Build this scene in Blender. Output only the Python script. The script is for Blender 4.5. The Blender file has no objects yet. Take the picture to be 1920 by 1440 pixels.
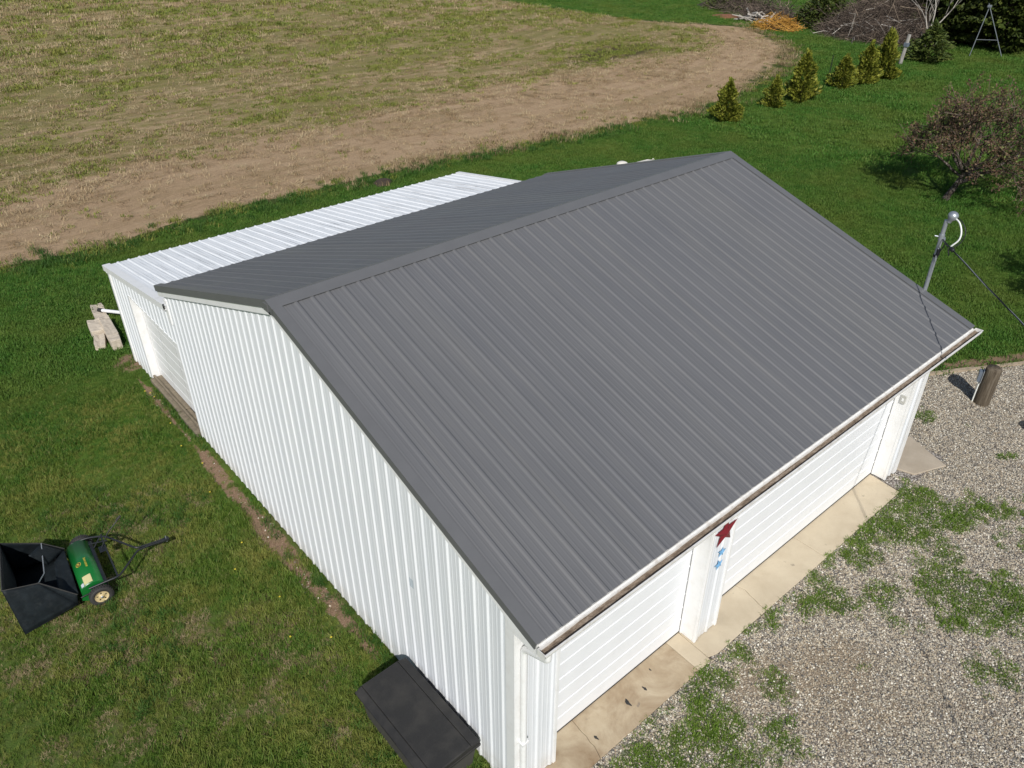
import bpy, bmesh, math, random
import numpy as np
from mathutils import Vector, Matrix
random.seed(7)
RNG = np.random.default_rng(11)
scene = bpy.context.scene
COL = scene.collection

# ---------------------------------------------------------------- camera, sky, sun, exposure
CAM = np.array([-3.3696, -3.5753, 9.4030])
YAW, PIT, ROL = math.radians(-40.484), math.radians(-33.047), math.radians(-0.242)
FW = np.array([-math.sin(YAW)*math.cos(PIT), math.cos(YAW)*math.cos(PIT), math.sin(PIT)])
_r = np.array([math.cos(YAW), math.sin(YAW), 0.0]); _u = np.cross(_r, FW)
RT = _r*math.cos(ROL)+_u*math.sin(ROL); UP = -_r*math.sin(ROL)+_u*math.cos(ROL)
cd = bpy.data.cameras.new('camera'); cam = bpy.data.objects.new('camera', cd); COL.objects.link(cam)
cam.matrix_world = Matrix(((RT[0], UP[0], -FW[0], CAM[0]), (RT[1], UP[1], -FW[1], CAM[1]), (RT[2], UP[2], -FW[2], CAM[2]), (0, 0, 0, 1)))
cd.sensor_width = 36.0; cd.lens = 36*1457.7/1920; cd.clip_start = 0.1; cd.clip_end = 2000
scene.camera = cam

SUN = Vector((-0.69, -0.91, 1.0)).normalized()          # towards the sun
world = bpy.data.worlds.new('World'); scene.world = world; world.use_nodes = True
wn = world.node_tree; bg = wn.nodes['Background']
sky = wn.nodes.new('ShaderNodeTexSky'); sky.sky_type = 'NISHITA'; sky.sun_disc = False
sky.sun_elevation = math.asin(SUN.z); sky.sun_rotation = math.atan2(SUN.x, SUN.y)
wn.links.new(sky.outputs['Color'], bg.inputs['Color']); bg.inputs['Strength'].default_value = 0.08
sd = bpy.data.lights.new('sun', 'SUN'); sd.energy = 4.2; sd.angle = math.radians(0.53); sd.color = (1.0, 0.97, 0.925)
sun = bpy.data.objects.new('sun', sd); COL.objects.link(sun)
sun.rotation_euler = SUN.to_track_quat('Z', 'Y').to_euler(); sun.location = (-20, -30, 40)
vs = scene.view_settings; vs.view_transform = 'Standard'; vs.look = 'None'; vs.exposure = 0.0; vs.gamma = 1.0
try: vs.use_curve_mapping = False
except Exception: pass

# ---------------------------------------------------------------- helpers
def tag(o, label=None, cat=None, group=None, kind=None):
    if label: o['label'] = label
    if cat: o['category'] = cat
    if group: o['group'] = group
    if kind: o['kind'] = kind
    return o

def empty(name, loc=(0, 0, 0), rz=0.0):
    o = bpy.data.objects.new(name, None); COL.objects.link(o)
    o.location = loc; o.rotation_euler = (0, 0, rz); o.empty_display_size = 0.2
    return o

def mesh_obj(name, me, mat, parent=None):
    o = bpy.data.objects.new(name, me); COL.objects.link(o)
    if mat is not None and not me.materials: me.materials.append(mat)
    if parent is not None: o.parent = parent
    return o

def copy_tree(o, parent=None):
    c = o.copy(); COL.objects.link(c); c.parent = parent
    for ch in list(o.children): copy_tree(ch, c)
    return c

class MB:
    """collects shapes; build() links them as one mesh object"""
    def __init__(s): s.v = []; s.f = []; s.sm = []
    def add(s, verts, faces, smooth=False):
        n = len(s.v); s.v.extend([tuple(map(float, q)) for q in verts])
        for f in faces: s.f.append(tuple(i+n for i in f)); s.sm.append(smooth)
        return s
    def box(s, x0, x1, y0, y1, z0, z1, b=0.0):
        bm = bmesh.new(); bmesh.ops.create_cube(bm, size=1.0)
        for q in bm.verts:
            q.co = Vector((x0+(q.co.x+.5)*(x1-x0), y0+(q.co.y+.5)*(y1-y0), z0+(q.co.z+.5)*(z1-z0)))
        if b > 0: bmesh.ops.bevel(bm, geom=bm.edges[:], offset=b, segments=2, affect='EDGES', profile=.5)
        bm.verts.index_update(); s.add([q.co for q in bm.verts], [[q.index for q in f.verts] for f in bm.faces]); bm.free(); return s
    def prism(s, poly, z0, z1):
        n = len(poly)
        a = sum(poly[i][0]*poly[(i+1) % n][1]-poly[(i+1) % n][0]*poly[i][1] for i in range(n))
        if a < 0: poly = poly[::-1]
        vv = [(x, y, z0) for x, y in poly]+[(x, y, z1) for x, y in poly]
        s.add(vv, [tuple(range(n))[::-1], tuple(range(n, 2*n))]+[(i, (i+1) % n, n+(i+1) % n, n+i) for i in range(n)]); return s
    def tube(s, pts, rad, n=8, caps=True, smooth=True, up=None):
        pts = [Vector(q) for q in pts]; m = len(pts)
        if not hasattr(rad, '__len__'): rad = [rad]*m
        rings = []; prev = None
        for i, q in enumerate(pts):
            t = (pts[min(i+1, m-1)]-pts[max(i-1, 0)])
            if t.length < 1e-9: t = Vector((0, 0, 1))
            t.normalize()
            if prev is None:
                a = Vector(up) if up else (Vector((0, 0, 1)) if abs(t.z) < .9 else Vector((1, 0, 0)))
                e = a-t*a.dot(t)
            else: e = prev-t*prev.dot(t)
            e.normalize(); prev = e; g = t.cross(e)
            rings.append([q+(e*math.cos(2*math.pi*k/n)+g*math.sin(2*math.pi*k/n))*rad[i] for k in range(n)])
        vv = [w for rg in rings for w in rg]; ff = []
        for i in range(m-1):
            for k in range(n): ff.append((i*n+k, i*n+(k+1) % n, (i+1)*n+(k+1) % n, (i+1)*n+k))
        s.add(vv, ff, smooth)
        if caps: s.add(rings[0], [tuple(range(n))[::-1]]); s.add(rings[-1], [tuple(range(n))])
        return s
    def lathe(s, prof, n=20, mat=None, smooth=True):
        vv = []; ff = []
        for r_, z_ in prof:
            for k in range(n):
                a = 2*math.pi*k/n; q = Vector((r_*math.cos(a), r_*math.sin(a), z_)); vv.append(mat @ q if mat else q)
        for i in range(len(prof)-1):
            for k in range(n): ff.append((i*n+k, i*n+(k+1) % n, (i+1)*n+(k+1) % n, (i+1)*n+k))
        s.add(vv, ff, smooth); return s
    def mesh(s, name):
        me = bpy.data.meshes.new(name); me.from_pydata(s.v, [], s.f); me.update()
        if any(s.sm): me.polygons.foreach_set('use_smooth', s.sm)
        return me
    def build(s, name, mat, parent=None): return mesh_obj(name, s.mesh(name), mat, parent)

def np_mesh(name, v, f, attrs=None):
    """v Nx3, f MxK (K = 3 or 4)"""
    me = bpy.data.meshes.new(name); v = np.asarray(v, np.float32); f = np.asarray(f, np.int32)
    me.vertices.add(len(v)); me.vertices.foreach_set('co', v.ravel())
    if len(f):
        k = f.shape[1]; me.loops.add(f.size); me.loops.foreach_set('vertex_index', f.ravel())
        me.polygons.add(len(f)); me.polygons.foreach_set('loop_start', np.arange(0, f.size, k, dtype=np.int32))
        me.polygons.foreach_set('loop_total', np.full(len(f), k, np.int32))
    for n, a in (attrs or {}).items():
        a = np.asarray(a, np.float32)
        if a.ndim == 1: me.attributes.new(n, 'FLOAT', 'POINT').data.foreach_set('value', a)
        else: me.attributes.new(n, 'FLOAT_VECTOR', 'POINT').data.foreach_set('vector', a.ravel())
    me.update(calc_edges=True); me.validate(); return me

def _h(ix, iy, seed):
    n = np.sin(ix*127.1+iy*311.7+seed*74.7)*43758.5453
    return n-np.floor(n)
def vnoise(x, y, seed=0):
    ix, iy = np.floor(x), np.floor(y); fx, fy = x-ix, y-iy
    fx = fx*fx*(3-2*fx); fy = fy*fy*(3-2*fy)
    a = _h(ix, iy, seed); b = _h(ix+1, iy, seed); c = _h(ix, iy+1, seed); d = _h(ix+1, iy+1, seed)
    return (a*(1-fx)+b*fx)*(1-fy)+(c*(1-fx)+d*fx)*fy
def fbm(x, y, f=1.0, o=4, seed=0):
    t = 0; a = 1; w = 0
    for k in range(o): t = t+a*vnoise(x*f+k*13.7, y*f-k*7.3, seed+k); w += a; a *= .5; f *= 2.07
    return t/w
def sstep(a, b, x):
    t = np.clip((x-a)/(b-a), 0, 1); return t*t*(3-2*t)
def in_view(p, m=0.25):
    d = p-CAM; z = d@FW; x = (d@RT)/z*1457.7/960; y = (d@UP)/z*1457.7/720
    return (z > 0.5) & (np.abs(x) < 1+m) & (np.abs(y) < 1+m)

# ---------------------------------------------------------------- materials
class NT:
    def __init__(s, name, rough=.6, metal=0.0, spec=.5):
        s.m = bpy.data.materials.new(name); s.m.use_nodes = True; s.t = s.m.node_tree
        s.b = s.t.nodes['Principled BSDF']; s.b.inputs['Roughness'].default_value = rough; s.b.inputs['Metallic'].default_value = metal
        s.b.inputs['Specular IOR Level'].default_value = spec
    def n(s, typ, **kw):
        q = s.t.nodes.new(typ)
        for k, v in kw.items(): setattr(q, k, v)
        return q
    def link(s, a, b): s.t.links.new(a, b)
    def pos(s, obj=False):
        if obj: return s.n('ShaderNodeTexCoord').outputs['Object']
        return s.n('ShaderNodeNewGeometry').outputs['Position']
    def noise(s, scale, detail=4, rough=.6, vec=None, stretch=None, rot=None, dist=0):
        q = s.n('ShaderNodeTexNoise'); q.inputs['Scale'].default_value = scale; q.inputs['Detail'].default_value = detail; q.inputs['Roughness'].default_value = rough
        q.inputs['Distortion'].default_value = dist
        v = vec if vec is not None else s.pos()
        if stretch or rot:
            mp = s.n('ShaderNodeMapping'); s.link(v, mp.inputs['Vector'])
            if stretch: mp.inputs['Scale'].default_value = stretch
            if rot: mp.inputs['Rotation'].default_value = rot
            v = mp.outputs['Vector']
        s.link(v, q.inputs['Vector']); return q.outputs['Fac']
    def ramp(s, fac, stops):
        q = s.n('ShaderNodeValToRGB'); e = q.color_ramp.elements
        while len(e) < len(stops): e.new(.5)
        for i, (p, c) in enumerate(stops):
            e[i].position = p; e[i].color = (*c, 1) if len(c) == 3 else c
        s.link(fac, q.inputs['Fac']); return q.outputs['Color']
    def fac(s, f, a, b):
        q = s.n('ShaderNodeMapRange'); q.inputs['From Min'].default_value = a; q.inputs['From Max'].default_value = b; s.link(f, q.inputs['Value']); return q.outputs['Result']
    def mix(s, f, a, b, mode='MIX'):
        q = s.n('ShaderNodeMix', data_type='RGBA', blend_type=mode)
        for sock, v in ((q.inputs[0], f), (q.inputs[6], a), (q.inputs[7], b)):
            if isinstance(v, (int, float)): sock.default_value = v
            elif isinstance(v, tuple): sock.default_value = (*v, 1) if len(v) == 3 else v
            else: s.link(v, sock)
        return q.outputs[2]
    def math(s, op, a, b=None):
        q = s.n('ShaderNodeMath', operation=op)
        for sock, v in ((q.inputs[0], a), (q.inputs[1], b)):
            if v is None: continue
            if isinstance(v, (int, float)): sock.default_value = v
            else: s.link(v, sock)
        return q.outputs[0]
    def attr(s, name): return s.n('ShaderNodeAttribute', attribute_name=name).outputs['Fac']
    def rnd(s): return s.n('ShaderNodeObjectInfo').outputs['Random']
    def island(s): return s.n('ShaderNodeNewGeometry').outputs['Random Per Island']
    def col(s, c):
        if isinstance(c, tuple): s.b.inputs['Base Color'].default_value = (*c, 1)
        else: s.link(c, s.b.inputs['Base Color'])
    def rough(s, c): s.link(c, s.b.inputs['Roughness'])
    def bump(s, h, strength=.3, dist=.02):
        q = s.n('ShaderNodeBump'); q.inputs['Strength'].default_value = strength; q.inputs['Distance'].default_value = dist
        s.link(h, q.inputs['Height']); s.link(q.outputs['Normal'], s.b.inputs['Normal'])

def paint(name, c, rough=.4, var=.06, dirt=None, spec=.5, metal=0.0, scale=3.0, bump=0.0):
    q = NT(name, rough, metal, spec); a = tuple(k*(1-var) for k in c); b = tuple(min(1, k*(1+var)) for k in c)
    base = q.ramp(q.noise(scale, 5), [(.3, a), (.7, b)])
    if dirt:
        dc, amt, sc = dirt; base = q.mix(q.math('MULTIPLY', q.fac(q.noise(sc, 6, .7), .5, .75), amt), base, dc)
    q.col(base)
    if bump: q.bump(q.noise(60, 3), bump, .002)
    return q.m

M = {}
# white painted steel: faint vertical wash marks and a dirty foot
q = NT('white_steel', .42)
g = q.ramp(q.noise(1.5, 5, .6, stretch=(6, 6, .35)), [(.3, (.70, .725, .755)), (.7, (.785, .80, .82))])
sep = q.n('ShaderNodeSeparateXYZ'); q.link(q.pos(), sep.inputs[0])
foot = q.math('MULTIPLY', q.fac(sep.outputs['Z'], .42, .02), q.fac(q.noise(7, 5, .7), .3, .75))
q.col(q.mix(q.math('MULTIPLY', foot, .75), g, (.42, .37, .29))); M['white'] = q.m
M['white_trim'] = paint('white_trim', (.80, .80, .795), .4, .03, ((.5, .45, .38), .25, 5))
M['door_white'] = paint('door_white', (.785, .80, .82), .45, .02, ((.6, .58, .54), .12, 4))
# lean-to roof: white steel with mildew streaks running down the slope
q = NT('white_roof_steel', .38)
g = q.ramp(q.noise(2, 4), [(.3, (.76, .78, .80)), (.7, (.82, .83, .84))])
st = q.fac(q.noise(1.0, 6, .72, stretch=(21, .35, .35)), .55, .60)
st2 = q.fac(q.noise(1.0, 3, .5, stretch=(1.1, .3, .3)), .36, .50)
sep = q.n('ShaderNodeSeparateXYZ'); q.link(q.pos(), sep.inputs[0])
up = q.fac(sep.outputs['Y'], 14.2, 10.6)
q.col(q.mix(q.math('MULTIPLY', q.math('MULTIPLY', st, st2), q.math('ADD', q.math('MULTIPLY', up, .6), .2)), g, (.085, .085, .085))); M['white_roof'] = q.m
# charcoal steel
q = NT('charcoal_steel', .5, 0.0, .5)
g = q.ramp(q.noise(1.2, 6, .6, stretch=(5, .5, .5)), [(.3, (.118, .119, .124)), (.7, (.142, .142, .145))])
tn = q.n('ShaderNodeObjectInfo').outputs['Random']
g = q.mix(.35, g, q.ramp(tn, [(0, (.111, .115, .127)), (1, (.133, .133, .134))]))
g = q.mix(q.math('MULTIPLY', q.fac(q.noise(40, 3, .8), .74, .80), .25), g, (.30, .30, .29))
g = q.mix(q.math('MULTIPLY', q.fac(q.noise(1.0, 6, .7, stretch=(9, .35, .35)), .5, .75), .35), g, (.165, .160, .150))
q.rough(q.fac(q.noise(.9, 5, .6), -.55, 1.25)); q.bump(q.noise(2.2, 3, .5), .12, .02); q.col(g); M['charcoal'] = q.m
M['charcoal_trim'] = paint('charcoal_trim', (.128, .129, .132), .45, .05)
# gutter: white outside, muck inside
M['gutter'] = paint('gutter_white', (.74, .73, .70), .45, .05, ((.36, .29, .22), .7, 9))
q = NT('gutter_muck', .95, spec=.1)
q.col(q.ramp(q.noise(14, 6, .7, stretch=(.5, 2, 2)), [(.25, (.055, .040, .030)), (.5, (.20, .155, .115)), (.75, (.40, .34, .28))])); q.bump(q.noise(40, 4), .8, .02); M['muck'] = q.m
# concrete
def concrete(name, c1, c2, stain, amt):
    q = NT(name, .85, spec=.2)
    b = q.ramp(q.noise(2.2, 7, .65), [(.3, c1), (.7, c2)])
    b = q.mix(q.math('MULTIPLY', q.fac(q.noise(1.6, 5, .65, dist=.5), .42, .72), amt), b, stain)
    b = q.mix(q.math('MULTIPLY', q.fac(q.noise(120, 3, .8), .45, .8), .35), b, tuple(k*.72 for k in c1))
    b = q.mix(q.math('MULTIPLY', q.fac(q.noise(6, 3, .5), .70, .76), .5), b, (.14, .125, .11))
    q.col(b); q.bump(q.noise(90, 4), .25, .004); return q.m
M['conc_old'] = concrete('stained_concrete', (.40, .315, .21), (.50, .42, .30), (.21, .135, .075), .95)
M['conc'] = concrete('tan_concrete', (.51, .43, .31), (.58, .50, .37), (.34, .27, .19), .4)
M['conc_grey'] = concrete('grey_concrete', (.42, .355, .27), (.49, .42, .33), (.30, .245, .18), .6)
M['joint'] = paint('joint_soil', (.075, .058, .042), .95, .3, scale=20)
# soil, lawn
def lawn_mat():
    q = NT('lawn_ground', .9, spec=.15)
    n1 = q.noise(.55, 5, .6); n2 = q.noise(9, 6, .75); n3 = q.noise(60, 3, .7)
    g = q.ramp(n1, [(.3, (.052, .110, .014)), (.5, (.080, .142, .019)), (.7, (.120, .168, .029))])
    g = q.mix(q.fac(n2, .35, .7), q.mix(.4, g, (.042, .078, .012)), g)
    dry = q.math('MULTIPLY', q.attr('dry'), q.fac(q.noise(5, 6, .75), .34, .66))
    g = q.mix(dry, g, q.ramp(n3, [(.3, (.085, .066, .032)), (.7, (.19, .145, .082))]))
    soil = q.fac(q.math('ADD', q.attr('soil'), q.math('MULTIPLY', q.math('SUBTRACT', q.noise(11, 5, .7), .5), .9)), .42, .62)
    g = q.mix(soil, g, q.ramp(q.noise(38, 5, .75), [(.25, (.12, .070, .042)), (.5, (.235, .155, .100)), (.68, (.35, .25, .17)), (.8, (.55, .47, .38))]))
    q.col(g); q.bump(q.math('ADD', n2, q.math('MULTIPLY', n3, .5)), .7, .05); return q.m
M['lawn'] = lawn_mat()
def field_mat():
    q = NT('field_ground', .95, spec=.1)
    straw = q.noise(7, 6, .8, stretch=(.55, 1.5, 1)); fine = q.noise(32, 4, .75)
    tan = q.ramp(straw, [(.25, (.27, .172, .10)), (.45, (.42, .288, .175)), (.62, (.52, .37, .23)), (.8, (.60, .45, .30))])
    tan = q.mix(q.fac(fine, .3, .7), q.mix(.22, tan, (.18, .115, .062)), tan)
    green = q.ramp(q.noise(1.1, 6, .7), [(.3, (.105, .125, .026)), (.55, (.175, .185, .038)), (.75, (.250, .225, .060))])
    gm = q.fac(q.math('ADD', q.attr('green'), q.math('MULTIPLY', q.math('SUBTRACT', q.noise(1.6, 7, .72, stretch=(.6, 1.3, 1)), .5), 1.1)), .38, .66)
    cx = q.n('ShaderNodeCombineXYZ'); sx = q.n('ShaderNodeSeparateXYZ'); q.link(q.pos(), sx.inputs[0]); q.link(sx.outputs['X'], cx.inputs[0]); q.link(q.attr('lane'), cx.inputs[1])
    lane = q.noise(1.0, 5, .6, vec=cx.outputs[0], stretch=(.09, 1.1, 1))
    tan = q.mix(q.math('MULTIPLY', q.fac(lane, .42, .62), .45), tan, (.56, .41, .26)); gm = q.fac(q.math('ADD', gm, q.math('MULTIPLY', q.math('SUBTRACT', lane, .5), -1.6)), .0, 1.0)
    c = q.mix(gm, tan, q.mix(q.fac(fine, .40, .62), green, q.mix(.25, tan, green)))
    dk = q.fac(q.math('ADD', q.attr('dark'), q.math('MULTIPLY', q.math('SUBTRACT', q.noise(3, 6, .75), .5), .9)), .45, .75)
    c = q.mix(q.math('MULTIPLY', dk, .8), c, (.060, .047, .025))
    ed = q.fac(q.math('ADD', q.attr('edge'), q.math('MULTIPLY', q.math('SUBTRACT', q.noise(1.3, 6, .75), .5), 1.2)), .4, .6)
    c = q.mix(ed, c, q.ramp(fine, [(.3, (.036, .066, .012)), (.7, (.085, .105, .030))]))
    q.col(c); q.bump(q.math('ADD', straw, fine), .8, .08); return q.m
M['field'] = field_mat()
def gravel_mat():
    q = NT('gravel_bed', .95, spec=.15)
    v = q.n('ShaderNodeTexVoronoi'); v.inputs['Scale'].default_value = 42; q.link(q.pos(), v.inputs['Vector'])
    sp = q.n('ShaderNodeSeparateColor'); q.link(v.outputs['Color'], sp.inputs[0])
    st = q.ramp(sp.outputs[0], [(0, (.07, .065, .062)), (.3, (.22, .19, .165)), (.6, (.36, .315, .27)), (.85, (.50, .46, .41)), (1, (.62, .59, .55))])
    st = q.mix(q.fac(v.outputs['Distance'], .5, .95), st, (.035, .029, .023))
    so = q.fac(q.math('ADD', q.attr('soil'), q.math('MULTIPLY', q.math('SUBTRACT', q.noise(6, 6, .75), .5), .9)), .4, .7)
    dirt = q.ramp(q.noise(25, 6, .7), [(.3, (.20, .155, .108)), (.6, (.33, .27, .20)), (.8, (.43, .365, .285))])
    c = q.mix(so, st, dirt)
    wd = q.fac(q.math('ADD', q.attr('weed'), q.math('MULTIPLY', q.math('SUBTRACT', q.noise(9, 6, .75), .5), .8)), .5, .72)
    c = q.mix(q.math('MULTIPLY', wd, .75), c, (.055, .085, .016))
    q.col(c); q.bump(v.outputs['Distance'], .8, -.02); return q.m
M['gravel'] = gravel_mat()
# leaves, stems
def leafy(name, stops, by='rnd', patch=None, rough=.6, trans=.0):
    q = NT(name, rough, spec=.25); f = q.rnd() if by == 'rnd' else q.island()
    c = q.ramp(f, stops)
    if patch:
        sc, col, amt = patch; c = q.mix(q.math('MULTIPLY', q.fac(q.noise(sc, 5, .65), .42, .68), amt), c, col)
    q.col(c)
    if trans:
        tr = q.n('ShaderNodeBsdfTranslucent'); q.link(c, tr.inputs['Color']); ms = q.n('ShaderNodeMixShader'); ms.inputs[0].default_value = trans
        q.link(q.b.outputs[0], ms.inputs[1]); q.link(tr.outputs[0], ms.inputs[2])
        out = [k for k in q.t.nodes if k.type == 'OUTPUT_MATERIAL'][0]; q.link(ms.outputs[0], out.inputs['Surface'])
    return q.m
M['grass'] = leafy('grass_blade', [(0, (.082, .155, .018)), (.4, (.128, .220, .030)), (.8, (.180, .258, .042)), (1, (.270, .290, .095))], patch=(1.1, (.330, .315, .080), .85), trans=.4)
M['grass_yard'] = leafy('grass_yard', [(0, (.055, .145, .021)), (.4, (.080, .202, .028)), (.8, (.112, .232, .038)), (1, (.170, .255, .056))], patch=(.28, (.165, .205, .038), .75), trans=.4)
M['grass_dry'] = leafy('grass_dry', [(0, (.16, .115, .06)), (.5, (.25, .185, .10)), (1, (.35, .275, .16))])
M['grass_lush'] = leafy('grass_lush', [(0, (.048, .125, .020)), (.5, (.078, .170, .028)), (1, (.120, .200, .042))], trans=.4)
M['weed'] = leafy('drive_weed', [(0, (.11, .205, .022)), (.5, (.155, .255, .032)), (1, (.215, .300, .055))], trans=.4)
M['straw'] = leafy('stubble_straw', [(0, (.23, .155, .08)), (.5, (.38, .28, .155)), (1, (.52, .42, .25))])
M['field_weed'] = leafy('field_weed', [(0, (.095, .125, .020)), (.5, (.150, .185, .030)), (1, (.215, .225, .048))], patch=(.25, (.195, .18, .040), .6))
M['pebble'] = leafy('pebble', [(0, (.075, .075, .075)), (.15, (.155, .148, .135)), (.30, (.27, .21, .145)), (.45, (.34, .315, .265)), (.58, (.41, .33, .225)), (.72, (.47, .44, .355)), (.86, (.53, .445, .33)), (1, (.78, .76, .67))], rough=.8)
M['arbor'] = leafy('arborvitae_spray', [(0, (.055, .075, .009)), (.4, (.15, .17, .02)), (.8, (.25, .265, .034)), (1, (.34, .32, .06))], by='isl', trans=.15)
M['spruce'] = leafy('spruce_spray', [(0, (.028, .048, .010)), (.5, (.062, .088, .016)), (1, (.105, .128, .028))], by='isl')
M['conifer'] = leafy('tall_conifer_spray', [(0, (.018, .030, .006)), (.4, (.038, .060, .009)), (.8, (.066, .090, .014)), (1, (.098, .115, .024))], by='isl', patch=(.35, (.040, .050, .012), .6))
M['bud'] = leafy('crabapple_bud', [(0, (.065, .040, .026)), (.4, (.14, .082, .052)), (.66, (.18, .110, .068)), (.78, (.11, .125, .036)), (1, (.15, .18, .048))], by='isl')
M['twig'] = leafy('brush_twig', [(0, (.040, .030, .024)), (.5, (.090, .068, .054)), (.9, (.16, .125, .098)), (1, (.32, .25, .18))], by='isl', rough=.9)
M['twig_gold'] = leafy('golden_twig', [(0, (.20, .095, .015)), (.5, (.40, .195, .03)), (1, (.52, .30, .07))], by='isl', rough=.8)
M['twig_pale'] = leafy('pale_log', [(0, (.30, .27, .235)), (1, (.52, .48, .43))], by='isl', rough=.9)
q = NT('mottled_bark', .9, spec=.15); q.col(q.ramp(q.noise(16, 5, .7), [(.35, (.030, .024, .02)), (.55, (.085, .068, .055)), (.66, (.32, .30, .28))])); M['bark'] = q.m
M['bark_grey'] = paint('grey_bark', (.24, .22, .20), .9, .3, scale=12)
M['red_soil'] = paint('red_soil', (.20, .085, .042), .95, .35, scale=9)
M['dark_soil'] = paint('dark_soil', (.045, .032, .022), .95, .4, scale=14)
# things
M['black_fabric'] = paint('black_fabric', (.010, .014, .017), .62, .35, ((.04, .045, .046), .35, 12), scale=8, spec=.2)
M['green_paint'] = paint('green_paint', (.006, .125, .022), .32, .06, ((.03, .09, .03), .2, 10))
M['black_metal'] = paint('black_metal', (.014, .016, .018), .42, .25)
M['yellow'] = paint('yellow_print', (.68, .52, .07), .5, .05)
M['cream_sticker'] = paint('cream_sticker', (.66, .60, .30), .5, .1, ((.5, .42, .2), .5, 60), scale=60)
M['silver_sticker'] = paint('silver_sticker', (.55, .58, .62), .4, .05)
M['rubber'] = paint('rubber', (.030, .029, .028), .8, .25, ((.09, .08, .065), .4, 18))
M['rim'] = paint('cream_rim', (.58, .46, .25), .5, .08, ((.25, .18, .1), .4, 30))
M['hole'] = paint('hole_shade_and_print', (.02, .018, .015), .8, .1)  # near-black: shade of rim holes and ridge gap, also the emblem print
M['bristle'] = paint('brush_bristle', (.012, .012, .012), .9, .3, scale=40)
q = NT('deckbox_resin', .55, spec=.4)
q.col(q.mix(q.math('MULTIPLY', q.fac(q.noise(2.2, 5, .65), .45, .7), .5), q.ramp(q.noise(50, 3), [(.3, (.017, .0165, .016)), (.7, (.023, .022, .0215))]), (.060, .055, .048))); q.bump(q.noise(180, 3), .15, .002); M['resin'] = q.m
M['resin_side'] = paint('deckbox_side', (.060, .056, .052), .6, .08, scale=9)
M['red_star'] = paint('red_star', (.17, .010, .018), .5, .12, ((.1, .01, .015), .4, 14))
M['blue_star'] = paint('blue_star', (.16, .36, .58), .5, .08, ((.08, .2, .35), .3, 20))
M['plate'] = paint('beige_plate', (.46, .455, .42), .5, .05)
M['galv'] = paint('galvanised', (.42, .45, .48), .38, .12, metal=.65, scale=14)
M['frame_grey'] = paint('frame_grey', (.17, .19, .21), .5, .1)
M['cable'] = paint('black_cable', (.012, .013, .015), .5, .2)
M['cable_grey'] = paint('bare_cable', (.45, .46, .47), .4, .1, metal=.5)
M['cable_white'] = paint('white_cable', (.78, .80, .76), .4, .05)
q = NT('weathered_post', .9, spec=.15)
q.col(q.ramp(q.noise(1.0, 6, .7, stretch=(22, 22, 1.4)), [(.3, (.040, .030, .022)), (.5, (.115, .092, .066)), (.7, (.20, .17, .13))])); q.bump(q.noise(1, 5, .7, stretch=(40, 40, 2)), .6, .01); M['post'] = q.m
q = NT('silvered_post', .9, spec=.15)
q.col(q.ramp(q.noise(1.0, 6, .7, stretch=(18, 18, 1.4)), [(.3, (.20, .185, .17)), (.6, (.36, .345, .32)), (.8, (.44, .42, .39))])); M['post_pale'] = q.m
M['timber'] = paint('sill_timber', (.20, .165, .115), .9, .3, ((.10, .08, .055), .6, 8), scale=9)
M['edging'] = paint('edging_timber', (.36, .285, .20), .9, .2, ((.2, .15, .1), .5, 8), scale=7)
M['box_grey'] = paint('utility_box', (.13, .155, .19), .5, .1)
M['beige_block'] = paint('beige_block', (.52, .45, .36), .85, .12, ((.22, .18, .13), .5, 7), scale=11, bump=.4)
M['groove'] = paint('block_groove', (.07, .058, .048), .9, .2)
M['cream'] = paint('cream_plastic', (.74, .70, .62), .5, .05)
M['dandelion'] = paint('dandelion', (.55, .43, .03), .7, .1)
M['smudge'] = paint('dull_patch', (.50, .56, .61), .6, .05)

# ---------------------------------------------------------------- ground
def axis(parts):
    out = []
    for a, b, st in parts: out.append(np.arange(a, b, st))
    return np.concatenate(out)
def tensor(xs, ys):
    X, Y = np.meshgrid(xs, ys, indexing='ij'); nx, ny = len(xs), len(ys)
    i = np.arange(nx*ny).reshape(nx, ny)
    f = np.stack([i[:-1, :-1], i[1:, :-1], i[1:, 1:], i[:-1, 1:]], -1).reshape(-1, 4)
    return X, Y, f
far = np.array([-900, -500, -250, -120, -70, -45, -30.])
xs = np.concatenate([far, axis([(-22, -7, 1.0), (-7, 1.0, .1), (1.0, 12, .25), (12, 64, .4)]), -far[::-1]+40])
ys = np.concatenate([far, axis([(-22, 0, 1.0), (0, 18, .1), (18, 46, .3)]), -far[::-1]+25])
def soil_mask(x, y):
    wob = .16*(fbm(x*0+3, y, 1.1, 4, 5)-.5)
    w = .13+.26*(fbm(x*0, y, .9, 3, 9)-.5)
    s = 1-sstep(w*.7, w*1.3, np.abs(x+.20+wob))
    s = s*sstep(2.9, 3.4, y)*(1-sstep(12.6, 13.6, y))*(.40+.8*fbm(x, y, 1.6, 3, 4))
    s = np.maximum(s, .85*(1-sstep(.1, .45, np.hypot((x+.1)*.7, (y-13.9)*.6))))
    s = np.maximum(s, .75*(1-sstep(0, .5, np.abs((y-3.72+.565*(x-9.47))-.33)))*sstep(9.3, 9.6, x)*(x < 40))
    return s*((x < .1) | (x > 9.3))
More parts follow.
